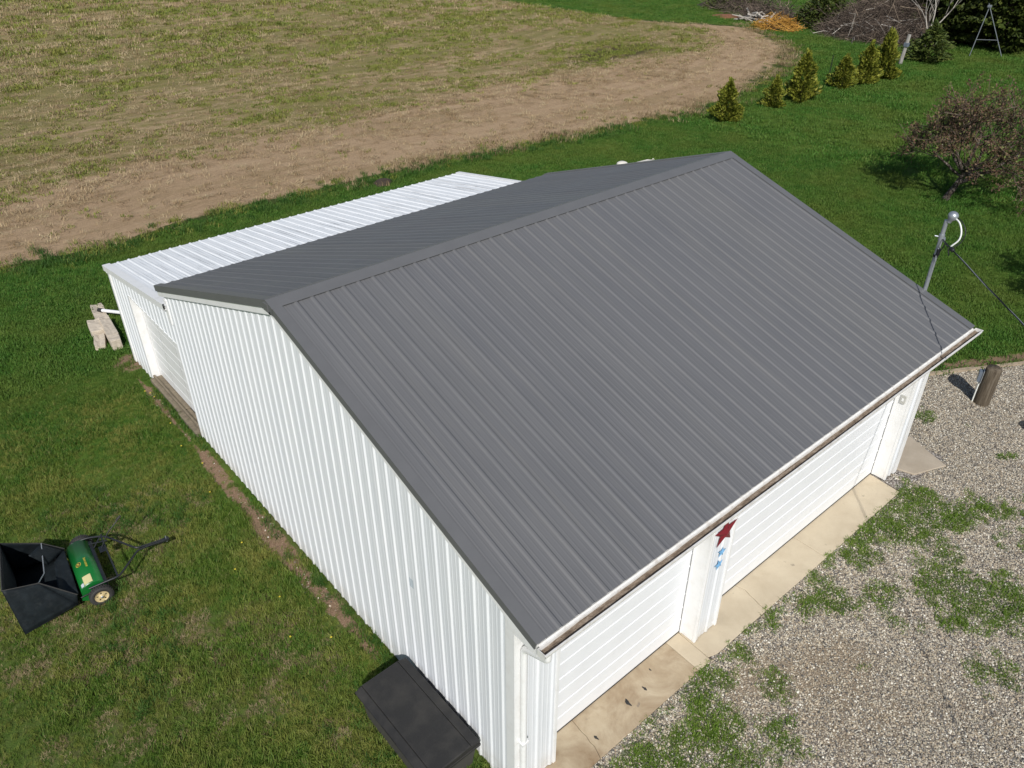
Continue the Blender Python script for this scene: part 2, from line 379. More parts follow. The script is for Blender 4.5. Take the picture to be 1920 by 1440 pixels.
def dry_mask(x, y):
    near = (1-sstep(7, 10.5, y+.35*x))*(x < .3)
    d = near*sstep(.42, .66, fbm(x, y, .8, 4, 21))*.8
    d = np.maximum(d, .35*near*sstep(.4, .6, fbm(x, y, .45, 3, 31)))
    d = np.maximum(d, .6*(1-sstep(3, 9, np.hypot((x-38.5)*.75, (y-8.3)*1.25)))*sstep(.3, .6, fbm(x, y, .5, 4, 8)))
    d = np.maximum(d, .5*(1-sstep(.6, 2.2, np.abs(y-14.6)))*sstep(49, 52, x))
    return d
X, Y, F = tensor(xs, ys); px, py = X.ravel(), Y.ravel()
lawn = mesh_obj('lawn', np_mesh('lawn', np.stack([px, py, np.zeros_like(px)], -1), F, {'soil': soil_mask(px, py), 'dry': dry_mask(px, py)}), M['lawn'])
tag(lawn, 'green mown lawn around the white barn', 'lawn', kind='structure')

# stubble field behind
EX = np.array([-900, -60, -1.3, 1.4, 5.2, 14.7, 27.7, 32, 36.8, 41.5, 45.5, 48.5, 50.6, 51.2]); EY = np.array([23, 22, 21.3, 20.9, 21.5, 21.1, 19.5, 19.9, 21.2, 22.8, 25.2, 28.2, 31.6, 33.7])
TX = np.array([-900, 44, 46, 47.6, 49.2, 50.4, 51.2]); TY = np.array([900, 900, 120, 41.5, 38.2, 35.6, 33.9])
EYJ = lambda x: np.interp(x, EX, EY)+.5*(fbm(x, x*0, .9, 4, 3)-.5)
YTOP = lambda x: np.interp(x, TX, TY)
fx = np.concatenate([np.array([-900, -400, -150, -60.]), np.arange(-20, 51.2, .35)])
t1 = np.linspace(0, 26, 88); t2 = 26*np.geomspace(1.04, 34, 40)
tt = np.concatenate([t1, t2])
X = np.repeat(fx[:, None], len(tt), 1); lo = EYJ(fx); hi = YTOP(fx)
Y = lo[:, None]+tt[None, :]*np.minimum(1, (np.maximum(hi-lo, .1)/tt[-1])[:, None])
i = np.arange(X.size).reshape(X.shape)
F = np.stack([i[:-1, :-1], i[1:, :-1], i[1:, 1:], i[:-1, 1:]], -1).reshape(-1, 4)
def field_green(x, y):
    lo = np.interp(x, EX, EY); b = np.interp(x, [-20, 0, 6, 15, 26, 38, 45, 52], [26.2, 26.9, 28.8, 28.4, 29.4, 28.4, 31, 40])
    g = sstep(-1.6, 2.2, y-b+2.0*(fbm(x, y, .3, 3, 2)-.5))
    g = g*(.57+.40*sstep(.34, .62, fbm(x*.4, y, .30, 5, 6)))
    return g*(1-.2*sstep(45, 75, y))
def field_dark(x, y): return 1.0*np.exp(-(((x-36.3)/6)**2+((y-32.6-.12*(x-36))/2.3)**2))+.35*np.exp(-(((x-16.5)/5)**2+((y-22.6)/.8)**2))
def field_edge(x, y):
    lo = np.interp(x, EX, EY); d = y-lo
    e = 1-sstep(.1, 1.1, d)
    e = np.maximum(e, (1-sstep(0, 3.4, d))*sstep(30, 36, x)*.75)
    return np.maximum(e, 1-sstep(0, 2.2, YTOP(x)-y))
px, py = X.ravel(), Y.ravel()
field = mesh_obj('field', np_mesh('field', np.stack([px, py, np.full_like(px, .005)], -1), F, {'green': field_green(px, py), 'dark': field_dark(px, py), 'edge': field_edge(px, py), 'lane': py-np.interp(px, EX, EY)}), M['field'])
tag(field, 'tan stubble field with green regrowth behind the barn', 'field', kind='structure')

# gravel drive
EDGE = lambda x: 3.72-.565*(x-9.47)
WP = [(8.9, -.55, .55, 1.0), (9.7, -1.15, .45, .9), (9.1, -.95, .4, .8), (8.2, -.75, .5, .9), (7.9, -.3, .45, .85), (7.4, -.02, .3, 1), (6.9, -.25, .35, .8), (5.75, -.42, .38, 1.0), (5.4, -.2, .3, .8), (6.4, -.9, .3, .8), (7.5, -1.5, .5, .95), (8.0, -1.15, .45, .8),
      (7.7, -2.25, .6, 1.0), (7.0, -1.9, .4, .7), (2.58, -.76, .45, .9), (2.85, -.2, .3, .9), (1.55, -.3, .35, 1), (2.0, -.55, .4, .85), (3.3, -.25, .22, .9), (3.9, -.18, .2, .9), (1.2, -.5, .45, .9), (2.2, -1.1, .5, .7), (4.6, -.05, .22, .7), (3.1, -1.3, .4, .6), (6.3, -2.7, .4, .7), (8.6, -2.9, .6, .8), (9.4, -2.1, .5, .6), (.8, -.3, .5, 1), (8.55, .0, .25, .8), (10.2, .3, .18, .7), (9.75, .25, .15, .7)]
def weed_mask(x, y):
    w = 0*x
    for a, b, r_, s_ in WP: w = np.maximum(w, s_*np.exp(-((x-a)**2+(y-b)**2)/(r_*r_*1.5)))
    w = np.maximum(w, .5*np.exp(-((y+.05)/.18)**2)*(x < 9))
    w = w*(.55+1.0*fbm(x, y, 2.2, 4, 17)); w = np.maximum(w, .62*sstep(.60, .74, fbm(x, y, 1.3, 4, 41))*(x < 12))
    return w
def gsoil_mask(x, y):
    s = .95*np.exp(-(((x-3.6)/.75)**2+((y+.5)/.45)**2))+.75*np.exp(-(((x-4.4)/1.0)**2+((y+1.4)/.7)**2))+.6*np.exp(-(((x-7.2)/.35)**2+((y+.05)/.16)**2))+.6*np.exp(-(((x-1.9)/.9)**2+((y+.6)/.5)**2))
    s = s+.75*np.exp(-(((x-4.9)/1.5)**2+((y+1.9)/1.2)**2))+.3*sstep(.5, .7, fbm(x, y, .7, 4, 19))
    return np.clip(s, 0, 1)*(.25+.95*fbm(x, y, 1.6, 4, 12))
vl = []; fl = []; n0 = 0
for (x0, x1, ytop, sx) in ((.12, 9.47, lambda x: np.full_like(x, .66), .09), (9.47, 16, EDGE, .1), (16, 41, EDGE, .6)):
    gx = np.linspace(x0, x1, int((x1-x0)/sx)+1); t = np.linspace(0, 1, 90)**1.5
    top = ytop(gx); A = np.repeat(gx[:, None], 90, 1); B = top[:, None]-(top+14)[:, None]*t[None, :]
    i = np.arange(A.size).reshape(A.shape)+n0; n0 += A.size
    vl.append(np.stack([A.ravel(), B.ravel(), np.full(A.size, .006)], -1)); fl.append(np.stack([i[:-1, 1:], i[1:, 1:], i[1:, :-1], i[:-1, :-1]], -1).reshape(-1, 4))
V = np.concatenate(vl)
drive = mesh_obj('gravel_drive', np_mesh('gravel_drive', V, np.concatenate(fl), {'weed': weed_mask(V[:, 0], V[:, 1]), 'soil': gsoil_mask(V[:, 0], V[:, 1])}), M['gravel'])
tag(drive, 'pale gravel drive in front of the garage doors', 'gravel drive', kind='structure')

# ---------------------------------------------------------------- the barn
EZ, RY, RZ, BY, BZ, RL = 3.222, 5.113, 4.944, 10.231, 3.277, 9.60     # eave height, ridge, rear eave, roof length
WX0, WX1, WY0, WY1 = 0.045, 9.47, 0.397, 9.98                            # wall planes
LY, LZ, LTOPY, LTOPZ = 14.0, 2.383, 9.97, 2.985                          # lean-to eave and head
P = 0.2286
barn = tag(empty('barn', (4.8, 7.0, 0)), 'white ribbed steel barn with charcoal gable roof and white lean-to', 'barn')
def bpart(mb, name, mat, label=None, parent=None):
    o = mb.build(name, mat); o.parent = parent or barn
    o.matrix_parent_inverse = Matrix.Translation(barn.location).inverted() if parent is None else Matrix()
    if label: o['label'] = label
    return o
def sub(mb, name, mat, parent): return mb.build(name, mat, parent)

def ribbed(o, U, V, N, u0, u1, vlo, vhi, phase=0.0, lift=0.0, breaks=(), rb=(.033, .013, .0175, .0026)):
    """one ribbed steel sheet between u0 and u1"""
    o, U, V, N = (np.array(k, float) for k in (o, U, V, N)); pr = []
    k0 = int(math.floor((u0-phase)/P))-1; k1 = int(math.ceil((u1-phase)/P))+1
    for k in range(k0, k1+1):
        c = phase+k*P
        pr += [(c-rb[0], 0), (c-rb[1], rb[2]), (c+rb[1], rb[2]), (c+rb[0], 0)]
        for m_ in (1/3, 2/3): pr += [(c+P*m_-.013, 0), (c+P*m_-.006, rb[3]), (c+P*m_+.006, rb[3]), (c+P*m_+.013, 0)]
    us = np.array([a for a, b in pr]); hs = np.array([b for a, b in pr])
    uu = sorted(set([u0, u1]+[a for a in us if u0 < a < u1]+[b for b in breaks if u0 < b < u1]))
    hh = np.interp(uu, us, hs); vv = []; ff = []
    for a, h_ in zip(uu, hh):
        for w in (vlo(a), vhi(a)): vv.append(o+U*a+V*w+N*(h_+lift))
    for i in range(len(uu)-1): ff.append((2*i, 2*i+2, 2*i+3, 2*i+1))
    return MB().add(vv, ff)
def run_panels(name, mat, o, U, V, N, u0, u1, vlo, vhi, phase=0.0, breaks=(), label=None, rb=(.033, .013, .0175, .0026)):
    a = u0; j = 0; first = phase+math.ceil((u0-phase)/P-1e-6)*P
    cuts = [u0]+[c for c in np.arange(first+4*P, u1-.05, 4*P)]+[u1]
    for a, b in zip(cuts[:-1], cuts[1:]):
        e = min(b+.036, u1) if b < u1 else b                # each sheet laps the next by one rib
        bpart(ribbed(o, U, V, N, a, e, vlo, vhi, phase, .0012*(j % 2), breaks, rb), name, mat, label); j += 1

sl = math.hypot(RY, RZ-EZ); cf, sf = RY/sl, (RZ-EZ)/sl
slb = math.hypot(BY-RY, RZ-BZ); cb, sb = (BY-RY)/slb, (RZ-BZ)/slb
run_panels('roof_panel', M['charcoal'], (0, 0, EZ), (1, 0, 0), (0, cf, sf), (0, -sf, cf), .0, RL, lambda u: 0, lambda u: sl-.01, .07, rb=(.034, .013, .0155, .0016))
run_panels('rear_roof_panel', M['charcoal'], (0, BY, BZ), (1, 0, 0), (0, -cb, sb), (0, sb, cb), .0, RL, lambda u: 0, lambda u: slb-.01, .07, rb=(.036, .014, .0095, .0008))

def swept(prof, A, B, N, name, mat, label=None, X=(1, 0, 0)):
    """profile of (along X, along N) swept from A to B"""
    A, B, N, X = (np.array(k, float) for k in (A, B, N, X)); vv = []
    for a, b in prof: vv += [A+X*a+N*b, B+X*a+N*b]
    return bpart(MB().add(vv, [(2*i, 2*i+2, 2*i+3, 2*i+1) for i in range(len(prof)-1)]), name, mat, label)
NF, NB = (0, -sf, cf), (0, sb, cb)
near = [(.105, .0025), (.105, .025), (-.030, .025), (-.030, -.085), (-.012, -.085), (-.012, -.07)]
farp = [(-.125, .0025), (-.125, .025), (.030, .025), (.030, -.085), (.012, -.085), (.012, -.07)]
for (A, B, N_) in (((0, -.004, EZ), (0, RY, RZ), NF), ((0, BY+.004, BZ), (0, RY, RZ), NB)):
    swept(near, A, B, N_, 'rake_trim', M['charcoal_trim'])
    swept(farp, np.array(A)+[RL, 0, 0], np.array(B)+[RL, 0, 0], N_, 'rake_trim', M['charcoal_trim'])
    swept([(-.008, -.075), (-.008, -.185), (.05, -.185)], A, B, N_, 'rake_fascia', M['white_trim'])
    swept([(.008, -.075), (.008, -.185), (-.10, -.185)], np.array(A)+[RL, 0, 0], np.array(B)+[RL, 0, 0], N_, 'rake_fascia', M['white_trim'])
# ridge cap, riding on the ribs so the flats show a dark gap
cap = MB(); w = .175; x0, x1 = -.034, RL+.034
fr = lambda v, h_: (RY-cf*v-sf*h_*1.0, RZ-sf*v+cf*h_)
bk = lambda v, h_: (RY+cb*v+sb*h_*1.0, RZ-sb*v+cb*h_)
lines = [fr(w+.003, .0215), fr(w, .026), fr(.04, .026), (RY, RZ+.027), bk(.04, .020), bk(w, .0165), bk(w+.003, .012)]
vv = []
for (yy, zz) in lines: vv += [(x0, yy, zz), (x1, yy, zz)]
cap.add(vv, [(2*i, 2*i+1, 2*i+3, 2*i+2) for i in range(len(lines)-1)])
for xx in (x0, x1): cap.add([(xx, *lines[1]), (xx, *lines[3]), (xx, *lines[5]), (xx, RY+cb*w-.02, RZ-sb*w-.095), (xx, RY, RZ-.09), (xx, RY-cf*w+.02, RZ-sf*w-.095)], [(0, 1, 2, 3, 4, 5)])
cap.add([(x0, RY-.055, RZ-.02), (x0-.012, RY-.055, RZ-.02), (x0-.012, RY+.055, RZ-.02), (x0, RY+.055, RZ-.02), (x0, RY-.055, RZ-.13), (x0-.012, RY-.055, RZ-.13), (x0-.012, RY+.055, RZ-.13), (x0, RY+.055, RZ-.13)], [(0, 1, 2, 3), (1, 5, 6, 2), (0, 4, 5, 1), (3, 2, 6, 7), (4, 7, 6, 5)])
bpart(cap, 'ridge_cap', M['charcoal_trim'])
for g0, gh in ((fr, .0205), (bk, .0115)):                                             # near-black strip under the cap edges, its colour deepens the gap's shade
    pl = [g0(.145, .0015), g0(.145, gh), g0(.125, gh), g0(.125, .0015)]
    bpart(MB().add([(xx, *q_) for xx in (.13, RL-.13) for q_ in pl], [(0, 4, 5, 1), (1, 5, 6, 2), (2, 6, 7, 3), (0, 1, 2, 3), (4, 7, 6, 5)]), 'ridge_gap_shade', M['hole'])

# gable walls (near and far), rear and side walls
def gable_top(y): return (EZ+(RZ-EZ)*y/RY if y < RY else BZ+(RZ-BZ)*(BY-y)/(BY-RY))-.13
def lean_top(y): return LTOPZ-(LTOPZ-LZ)*(y-LTOPY)/(LY-LTOPY)-.03
D0, D1, DH = 10.03, 12.74, 2.13                                  # lean-to door opening in y, height
run_panels('wall_panel', M['white'], (WX0, 0, 0), (0, 1, 0), (0, 0, 1), (-1, 0, 0), WY0+.02, WY1, lambda u: .03, gable_top, .16, (RY,))
run_panels('wall_panel', M['white'], (WX0, 0, 0), (0, 1, 0), (0, 0, 1), (-1, 0, 0), D1, 13.9, lambda u: .02, lean_top, .16)
run_panels('header_panel', M['white'], (WX0, 0, 0), (0, 1, 0), (0, 0, 1), (-1, 0, 0), WY1, D1, lambda u: DH, lean_top, .16)
run_panels('wall_panel', M['white'], (WX1, 0, 0), (0, 1, 0), (0, 0, 1), (1, 0, 0), WY0, WY1, lambda u: .03, gable_top, .1, (RY,))
run_panels('wall_panel', M['white'], (WX1, 0, 0), (0, 1, 0), (0, 0, 1), (1, 0, 0), WY1, 13.9, lambda u: .03, lean_top, .1)
run_panels('wall_panel', M['white'], (0, 13.9, 0), (1, 0, 0), (0, 0, 1), (0, 1, 0), WX0, WX1, lambda u: .03, lambda u: lean_top(13.9)+.0, .07)
bpart(MB().box(WX0+.02, WX1, WY1-.03, WY1, 2.6, 3.15), 'rear_wall_strip', M['white_trim'])
# lean-to roof with white rake trim
ll = math.hypot(LY-LTOPY, LTOPZ-LZ); cl_, sl_ = (LY-LTOPY)/ll, (LTOPZ-LZ)/ll
run_panels('lean_to_roof_panel', M['white_roof'], (0, LY, LZ), (1, 0, 0), (0, -cl_, sl_), (0, sl_, cl_), .0, 9.68, lambda u: 0, lambda u: ll, .07)
NL = (0, sl_, cl_)
swept([(.13, .003), (.13, .026), (-.028, .026), (-.028, -.10), (.03, -.10)], (0, LY+.01, LZ), (0, LTOPY+.06, LTOPZ-.01), NL, 'lean_to_rake_trim', M['white_trim'])
swept([(-.11, .003), (-.11, .024), (.028, .024), (.028, -.10), (-.1, -.10)], (9.68, LY+.01, LZ), (9.68, LTOPY+.06, LTOPZ-.01), NL, 'lean_to_rake_trim', M['white_trim'])
bpart(MB().box(.02, .075, LTOPY-.04, LTOPY+.10, 2.60, 3.08), 'corner_block', M['white_trim'])
bpart(MB().box(.0, 9.66, LY-.06, LY-.035, LZ-.15, LZ-.012), 'lean_to_fascia', M['white_trim'])
# near corner trim and base
bpart(MB().box(.012, .06, WY0-.026, WY0+.115, .02, gable_top(.4)+.05), 'corner_trim', M['white_trim'])
bpart(MB().box(.0605, .145, WY0-.026, WY0-.004, .02, 2.98), 'corner_trim', M['white_trim'])
bpart(MB().box(WX1-.09, WX1+.022, WY0-.026, WY0+.09, .02, 2.98), 'corner_trim', M['white_trim'])
bpart(MB().box(.014, .046, 13.83, 13.93, .02, lean_top(13.9)), 'corner_trim', M['white_trim'])
bpart(MB().box(.05, .09, WY0+.05, 13.88, .0, .16), 'base_board', M['timber'])
# front piers
LP = .70                                                         # right edge of the corner pier
for (a, b) in ((.06, LP), (3.472, 4.0), (9.062, WX1-.08)):
    bpart(ribbed((0, WY0, 0), (1, 0, 0), (0, 0, 1), (0, -1, 0), a+.03 if a > 1 else a+.08, b-.03, lambda u: .04, lambda u: 3.04, .165 if a < 1 else .12), 'pier_panel', M['white'])
    for xx, sgn in ((a, 1), (b, -1)):
        if a < 1 and sgn > 0: continue
        if b > 9 and sgn < 0: continue
        bpart(MB().box(min(xx, xx+sgn*.045), max(xx, xx+sgn*.045), WY0-.024, WY0+.02, .03, 3.04, .004), 'jamb_trim', M['white_trim'])
        bpart(MB().box(min(xx+sgn*.003, xx+sgn*.03), max(xx+sgn*.003, xx+sgn*.03), WY0+.0205, .70, .035, 3.04), 'jamb', M['white_trim'])
        bpart(MB().box(min(xx-sgn*.012, xx+sgn*.0025), max(xx-sgn*.012, xx+sgn*.0025), .612, .636, .04, 2.3), 'weather_strip', M['white_trim'])
bpart(MB().box(.15, WX1-.12, WY0+.03, .62, 2.22, 3.03), 'door_header', M['white_trim'])
# garage doors: each section a ribbed board
def door_section(x0, x1, z0, z1, y, flip=False):
    h_ = z1-z0
    pr = [(0, .012), (.004, .0), (.012, -.001), (h_*.5-.022, .0), (h_*.5-.010, -.007), (h_*.5+.004, -.007), (h_*.5+.018, .0), (h_-.034, .0), (h_-.022, -.008), (h_-.006, -.008), (h_-.001, .012)]
    vv = []
    for z, d in pr: vv += [(x0, y+d, z0+z), (x1, y+d, z0+z)]
    return MB().add(vv, [(2*i, 2*i+1, 2*i+3, 2*i+2) for i in range(len(pr)-1)])
for (a, b, lab) in ((LP, 3.472, 'narrow white garage door'), (4.0, 9.062, 'wide white garage door')):
    fr_ = MB().box(a+.01, b-.01, .668, .70, .03, 2.25); gd = bpart(fr_, 'garage_door', M['joint'], lab)
    for k in range(4):
        o = door_section(a+.012, b-.012, .048+k*.543, .048+(k+1)*.543, .65).build('door_section', M['door_white'], gd)
    MB().box(a+.012, b-.012, .645, .672, .030, .0475).build('bottom_seal', M['rubber'], gd)
# lean-to door: recessed, jambs, sections, sill timbers
XR = .215
gd = bpart(MB().box(XR+.012, XR+.04, D0, D1, .09, DH), 'lean_to_door', M['joint'], 'pale recessed lean-to door')
def lsection(y0, y1, z0, z1):
    pr = [(0, .010), (.004, 0), (.2, 0), (.212, -.006), (.226, 0), (z1-z0-.006, 0), (z1-z0-.001, .010)]; vv = []
    for z, d in pr: vv += [(XR+d, y0, z0+z), (XR+d, y1, z0+z)]
    return MB().add(vv, [(2*i+1, 2*i, 2*i+2, 2*i+3) for i in range(len(pr)-1)])
for k in range(4):
    for (y0, y1) in ((D0+.02, 10.95), (10.956, 11.85), (11.856, D1-.02)):
        lsection(y0, y1, .12+k*.5, .12+(k+1)*.5).build('door_section', M['white_trim'], gd)
bpart(MB().box(WX0-.014, XR+.03, D1-.005, D1+.03, .0, DH+.02), 'door_jamb', M['white_trim'])
bpart(MB().box(WX0-.014, XR+.03, D0-.03, D0+.005, .0, DH+.02), 'door_jamb', M['white_trim'])
bpart(MB().box(WX0-.012, XR+.03, D0+.0055, D1-.0055, DH-.01, DH+.015), 'door_head', M['white_trim'])
bpart(MB().box(-.03, XR+.01, 11.05, D1-.01, .0, .105, .008), 'sill_timber', M['timber'])
bpart(MB().box(-.055, XR+.0, D0+.02, 11.03, .0, .09, .008), 'sill_timber', M['timber'])
# front eave: fascia, soffit, boxed return, gutter
bpart(MB().box(-.006, RL+.004, .012, .035, EZ-.20, EZ-.012), 'fascia', M['white_trim'])
bpart(MB().box(.0, RL, .036, WY0-.03, EZ-.195, EZ-.18), 'soffit', M['white_trim'])
for xx in (-.004, RL-.012):
    ret = MB().add([(xx, .036, EZ-.178), (xx, WY0+.05, EZ-.178), (xx, WY0+.05, EZ+.05), (xx, .036, EZ-.07), (xx+.016, .036, EZ-.178), (xx+.016, WY0+.05, EZ-.178), (xx+.016, WY0+.05, EZ+.05), (xx+.016, .036, EZ-.07)], [(0, 3, 2, 1), (4, 5, 6, 7), (0, 1, 5, 4), (1, 2, 6, 5), (2, 3, 7, 6), (3, 0, 4, 7)])
    bpart(ret, 'eave_return', M['white_trim'])
gp = [(-.020, -.026), (-.020, -.120), (-.104, -.120), (-.118, -.100), (-.132, -.065), (-.132, -.034), (-.142, -.030), (-.142, -.022), (-.126, -.022)]
gi = [(-.126, -.026), (-.128, -.034), (-.128, -.064), (-.115, -.097), (-.102, -.116), (-.024, -.116), (-.024, -.026)]
gx0, gx1 = -.03, RL+.07
gm = MB(); pr = gp+gi+[gp[0]]; vv = []
for (yy, zz) in pr: vv += [(gx0, yy, EZ+zz), (gx1, yy, EZ+zz)]
gm.add(vv, [(2*i, 2*i+1, 2*i+3, 2*i+2) for i in range(len(pr)-1)])
swept([(0, 0), (RL, 0)], (0, -.0, EZ-.012), (0, -.026, EZ-.034), (0, 0, 1), 'drip_edge', M['gutter'])
gut = bpart(gm, 'gutter', M['gutter'], 'old white gutter full of brown muck')
for xx in (gx0, gx1-.004):
    e = MB(); pl = gp[:-2]+[(-.126, -.022), (-.020, -.026)]
    e.add([(xx-.002, a, EZ+b) for a, b in pl]+[(xx+.006, a, EZ+b) for a, b in pl], [tuple(range(len(pl))), tuple(range(len(pl), 2*len(pl)))[::-1]]+[(i, (i+1) % len(pl), len(pl)+(i+1) % len(pl), len(pl)+i) for i in range(len(pl))])
    sub(e, 'end_cap', M['gutter'], gut)
mk = []; nx = 240; prof = [-.0245, -.042, -.07, -.101]
for i in range(nx+1):
    xx = gx0+.01+(gx1-gx0-.02)*i/nx
    for j, yy in enumerate(prof):
        hh = .022+.024*fbm(np.array(xx), np.array(yy*9), 3.0, 4, 2)*(1 if j < 3 else .3)*(.25 if xx < .16 else 1)+(.022 if j == 0 else 0)*fbm(np.array(xx), np.array(0.), 1.7, 3, 6)
        mk.append((xx, yy, EZ-.1145+float(hh)))
n_ = len(prof)
sub(MB().add(mk, [(i*n_+j, i*n_+j+1, (i+1)*n_+j+1, (i+1)*n_+j) for i in range(nx) for j in range(n_-1)], True), 'leaf_muck', M['muck'], gut)
# downspouts
def rounded(pts, k=5):
    pts = [Vector(p_) for p_ in pts]; out = [pts[0]]
    for a, b, c in zip(pts[:-2], pts[1:-1], pts[2:]):
        r_ = min((b-a).length, (c-b).length)*.35; p0 = b+(a-b).normalized()*r_; p1 = b+(c-b).normalized()*r_
        for i in range(k+1):
            t = i/k; out.append(p0*(1-t)**2+b*2*t*(1-t)+p1*t*t)
    return out+[pts[-1]]
ds = MB().tube(rounded([(.075, -.065, EZ-.115), (.075, -.065, EZ-.24), (.112, WY0-.075, 2.76), (.112, WY0-.068, 2.60), (.112, WY0-.068, .25), (.112, WY0-.2, .10)]), .040, 10)
bpart(ds, 'downspout', M['white_trim'])
for z in (1.1,): bpart(MB().box(.062, .162, WY0-.112, WY0-.02, z, z+.03), 'downspout_strap', M['white_trim'])
ds = MB().tube(rounded([(1.5, LY-.02, LZ-.10), (1.5, LY+.02, LZ-.3), (1.5, 13.99, 2.0), (1.5, 13.99, .62), (1.36, 14.3, .46), (.17, 16.82, .13)]), .045, 8)
bpart(ds, 'lean_to_downspout', M['white_trim'], 'white downspout run out over the splash block')
bpart(MB().tube([(.19, 16.78, .133), (.13, 16.91, .118)], .056, 8), 'outlet_sleeve', M['rubber'])
# dull grey-blue patch high on the gable siding
pa = ribbed((WX0, 0, 0), (0, 1, 0), (0, 0, 1), (-1, 0, 0), 2.31, 2.40, lambda u: 2.02, lambda u: 2.17, .16, .0035)
bpart(pa, 'dull_patch', M['smudge'])

# ---------------------------------------------------------------- concrete
apron = tag(MB().box(.15, 9.02, .07, .69, -.05, .012).build('concrete_apron', M['joint']), 'tan concrete strip under the garage doors', 'concrete apron', kind='structure')
def slab(poly, mat, z1=.032, lab=None):
    o = MB().prism(poly, -.04, z1).build('slab', mat, apron)
    bv = o.modifiers.new('bevel', 'BEVEL'); bv.width = .006; bv.segments = 2; bv.limit_method = 'ANGLE'
    if lab: o['label'] = lab
def jag(pts, dx): return [(x+dx, y) for x, y in pts]
cL = [(1.26, .66), (1.25, .56), (1.235, .45), (1.24, .36), (1.215, .27), (1.22, .2), (1.19, .11), (1.16, .03)]
cR = [(4.86, .66), (4.875, .56), (4.892, .48), (4.86, .38), (4.845, .28), (4.815, .19), (4.80, .04)]
slab([(.17, .03), (.17, .66)]+jag(cL, -.003), M['conc_old'], .032, 'stained corner slab')
slab([(3.165, .66), (3.15, .03)]+jag(cL, .003)[::-1], M['conc_old'], .030, 'stained slab with dark spots')
slab([(3.173, .66), (3.158, .03), (3.425, .035), (3.45, .66)], M['conc'], .031)
slab([(3.462, .66), (3.45, .40), (3.44, .09), (3.6, .045)]+jag(cR, -.004)[::-1], M['conc'], .026)
slab(jag(cR, .003)+[(6.476, .035), (6.49, .66)], M['conc'], .028)
slab([(6.498, .66), (6.484, .035), (8.97, .045), (9.04, .66)], M['conc'], .027)
sp = MB()
for (x, y, r_) in ((2.01, .33, .032), (2.03, .375, .016), (2.35, .34, .024), (1.32, .26, .024), (2.64, .49, .014)):
    sp.add([(x+r_*(1+.35*math.sin(3*t+x*9))*math.cos(t)*.75, y+r_*1.5*(1+.3*math.cos(2*t+y*7))*math.sin(t), .0345) for t in np.linspace(0, 6.283, 13)[:-1]], [tuple(range(12))])
o = sub(sp, 'tar_spot', M['rubber'], apron)
st_ = tag(MB().prism([(10.75, .73), (10.36, -.17), (9.66, .10), (9.56, .42), (9.56, 1.0)], -.05, .034).build('door_stoop', M['conc_grey']), 'small tan concrete slab beside the barn corner', 'concrete slab', kind='structure')
bv = st_.modifiers.new('bevel', 'BEVEL'); bv.width = .008; bv.segments = 2; bv.limit_method = 'ANGLE'
# timber edging between lawn and gravel
ed = tag(empty('edging_board', (14, 1.2, 0)), 'low tan timber edging between lawn and gravel drive', 'edging')
xx = 9.5
for k in range(9):
    x1_ = xx+2.42
    d = Vector((x1_-xx, EDGE(x1_)-EDGE(xx), 0)); n_ = Vector((-d.y, d.x, 0)).normalized()*.045
    a = Vector((xx, EDGE(xx), 0))+n_*.3; b = Vector((x1_-.012, EDGE(x1_-.012), 0))+n_*.3
    o = MB().prism([(a.x-n_.x, a.y-n_.y), (b.x-n_.x, b.y-n_.y), (b.x+n_.x, b.y+n_.y), (a.x+n_.x, a.y+n_.y)], -.05, .055+.01*math.sin(k*2.3)).build('board', M['edging'], ed)
    o.matrix_parent_inverse = Matrix.Translation(ed.location).inverted(); xx = x1_

# ---------------------------------------------------------------- things on and around the barn
def star(name, label, cat, x, z, R_, mat, thick, rot, group=None):
    root = empty(name, (x, WY0-.024, z)); root.rotation_euler = (0, rot, 0)
    pts = []
    for k in range(10):
        a = math.pi/2+k*math.pi/5; r_ = R_ if k % 2 == 0 else R_*.40
        pts.append((r_*math.cos(a), 0, r_*math.sin(a)))
    for k in range(5):                                          # five folded points, each a piece of its own
        i = 2*k; tip = pts[i]; l = pts[(i-1) % 10]; r_ = pts[(i+1) % 10]; c = (0, -thick, 0)
        cc = (0, -.002, 0)
        MB().add([c, l, tip, r_, (l[0], -.001, l[2]), (r_[0], -.001, r_[2]), cc], [(0, 2, 1), (0, 3, 2), (6, 4, 2), (6, 2, 5)]).build('star_point', mat, root)
    return tag(root, label, cat, group)
star('barn_star', 'large dark red folded metal star on the pier between garage doors', 'star', 3.735, 2.085, .262, M['red_star'], .045, -.02)
star('small_star', 'small blue star just below the red star', 'star', 3.745, 1.70, .095, M['blue_star'], .022, .15, 'blue stars on the pier')
star('small_star', 'lower small blue star on the pier, farther from the red star', 'star', 3.73, 1.47, .10, M['blue_star'], .022, -.2, 'blue stars on the pier')
wp = tag(empty('wall_plate', (9.061, .505, 1.78)), 'small beige plate on the jamb beside the wide garage door', 'wall plate')
MB().box(-.02, 0, -.045, .045, -.085, .085, .006).build('cover', M['plate'], wp)
MB().box(-.026, -.0205, -.018, .018, -.03, .03, .003).build('button', M['white_trim'], wp)

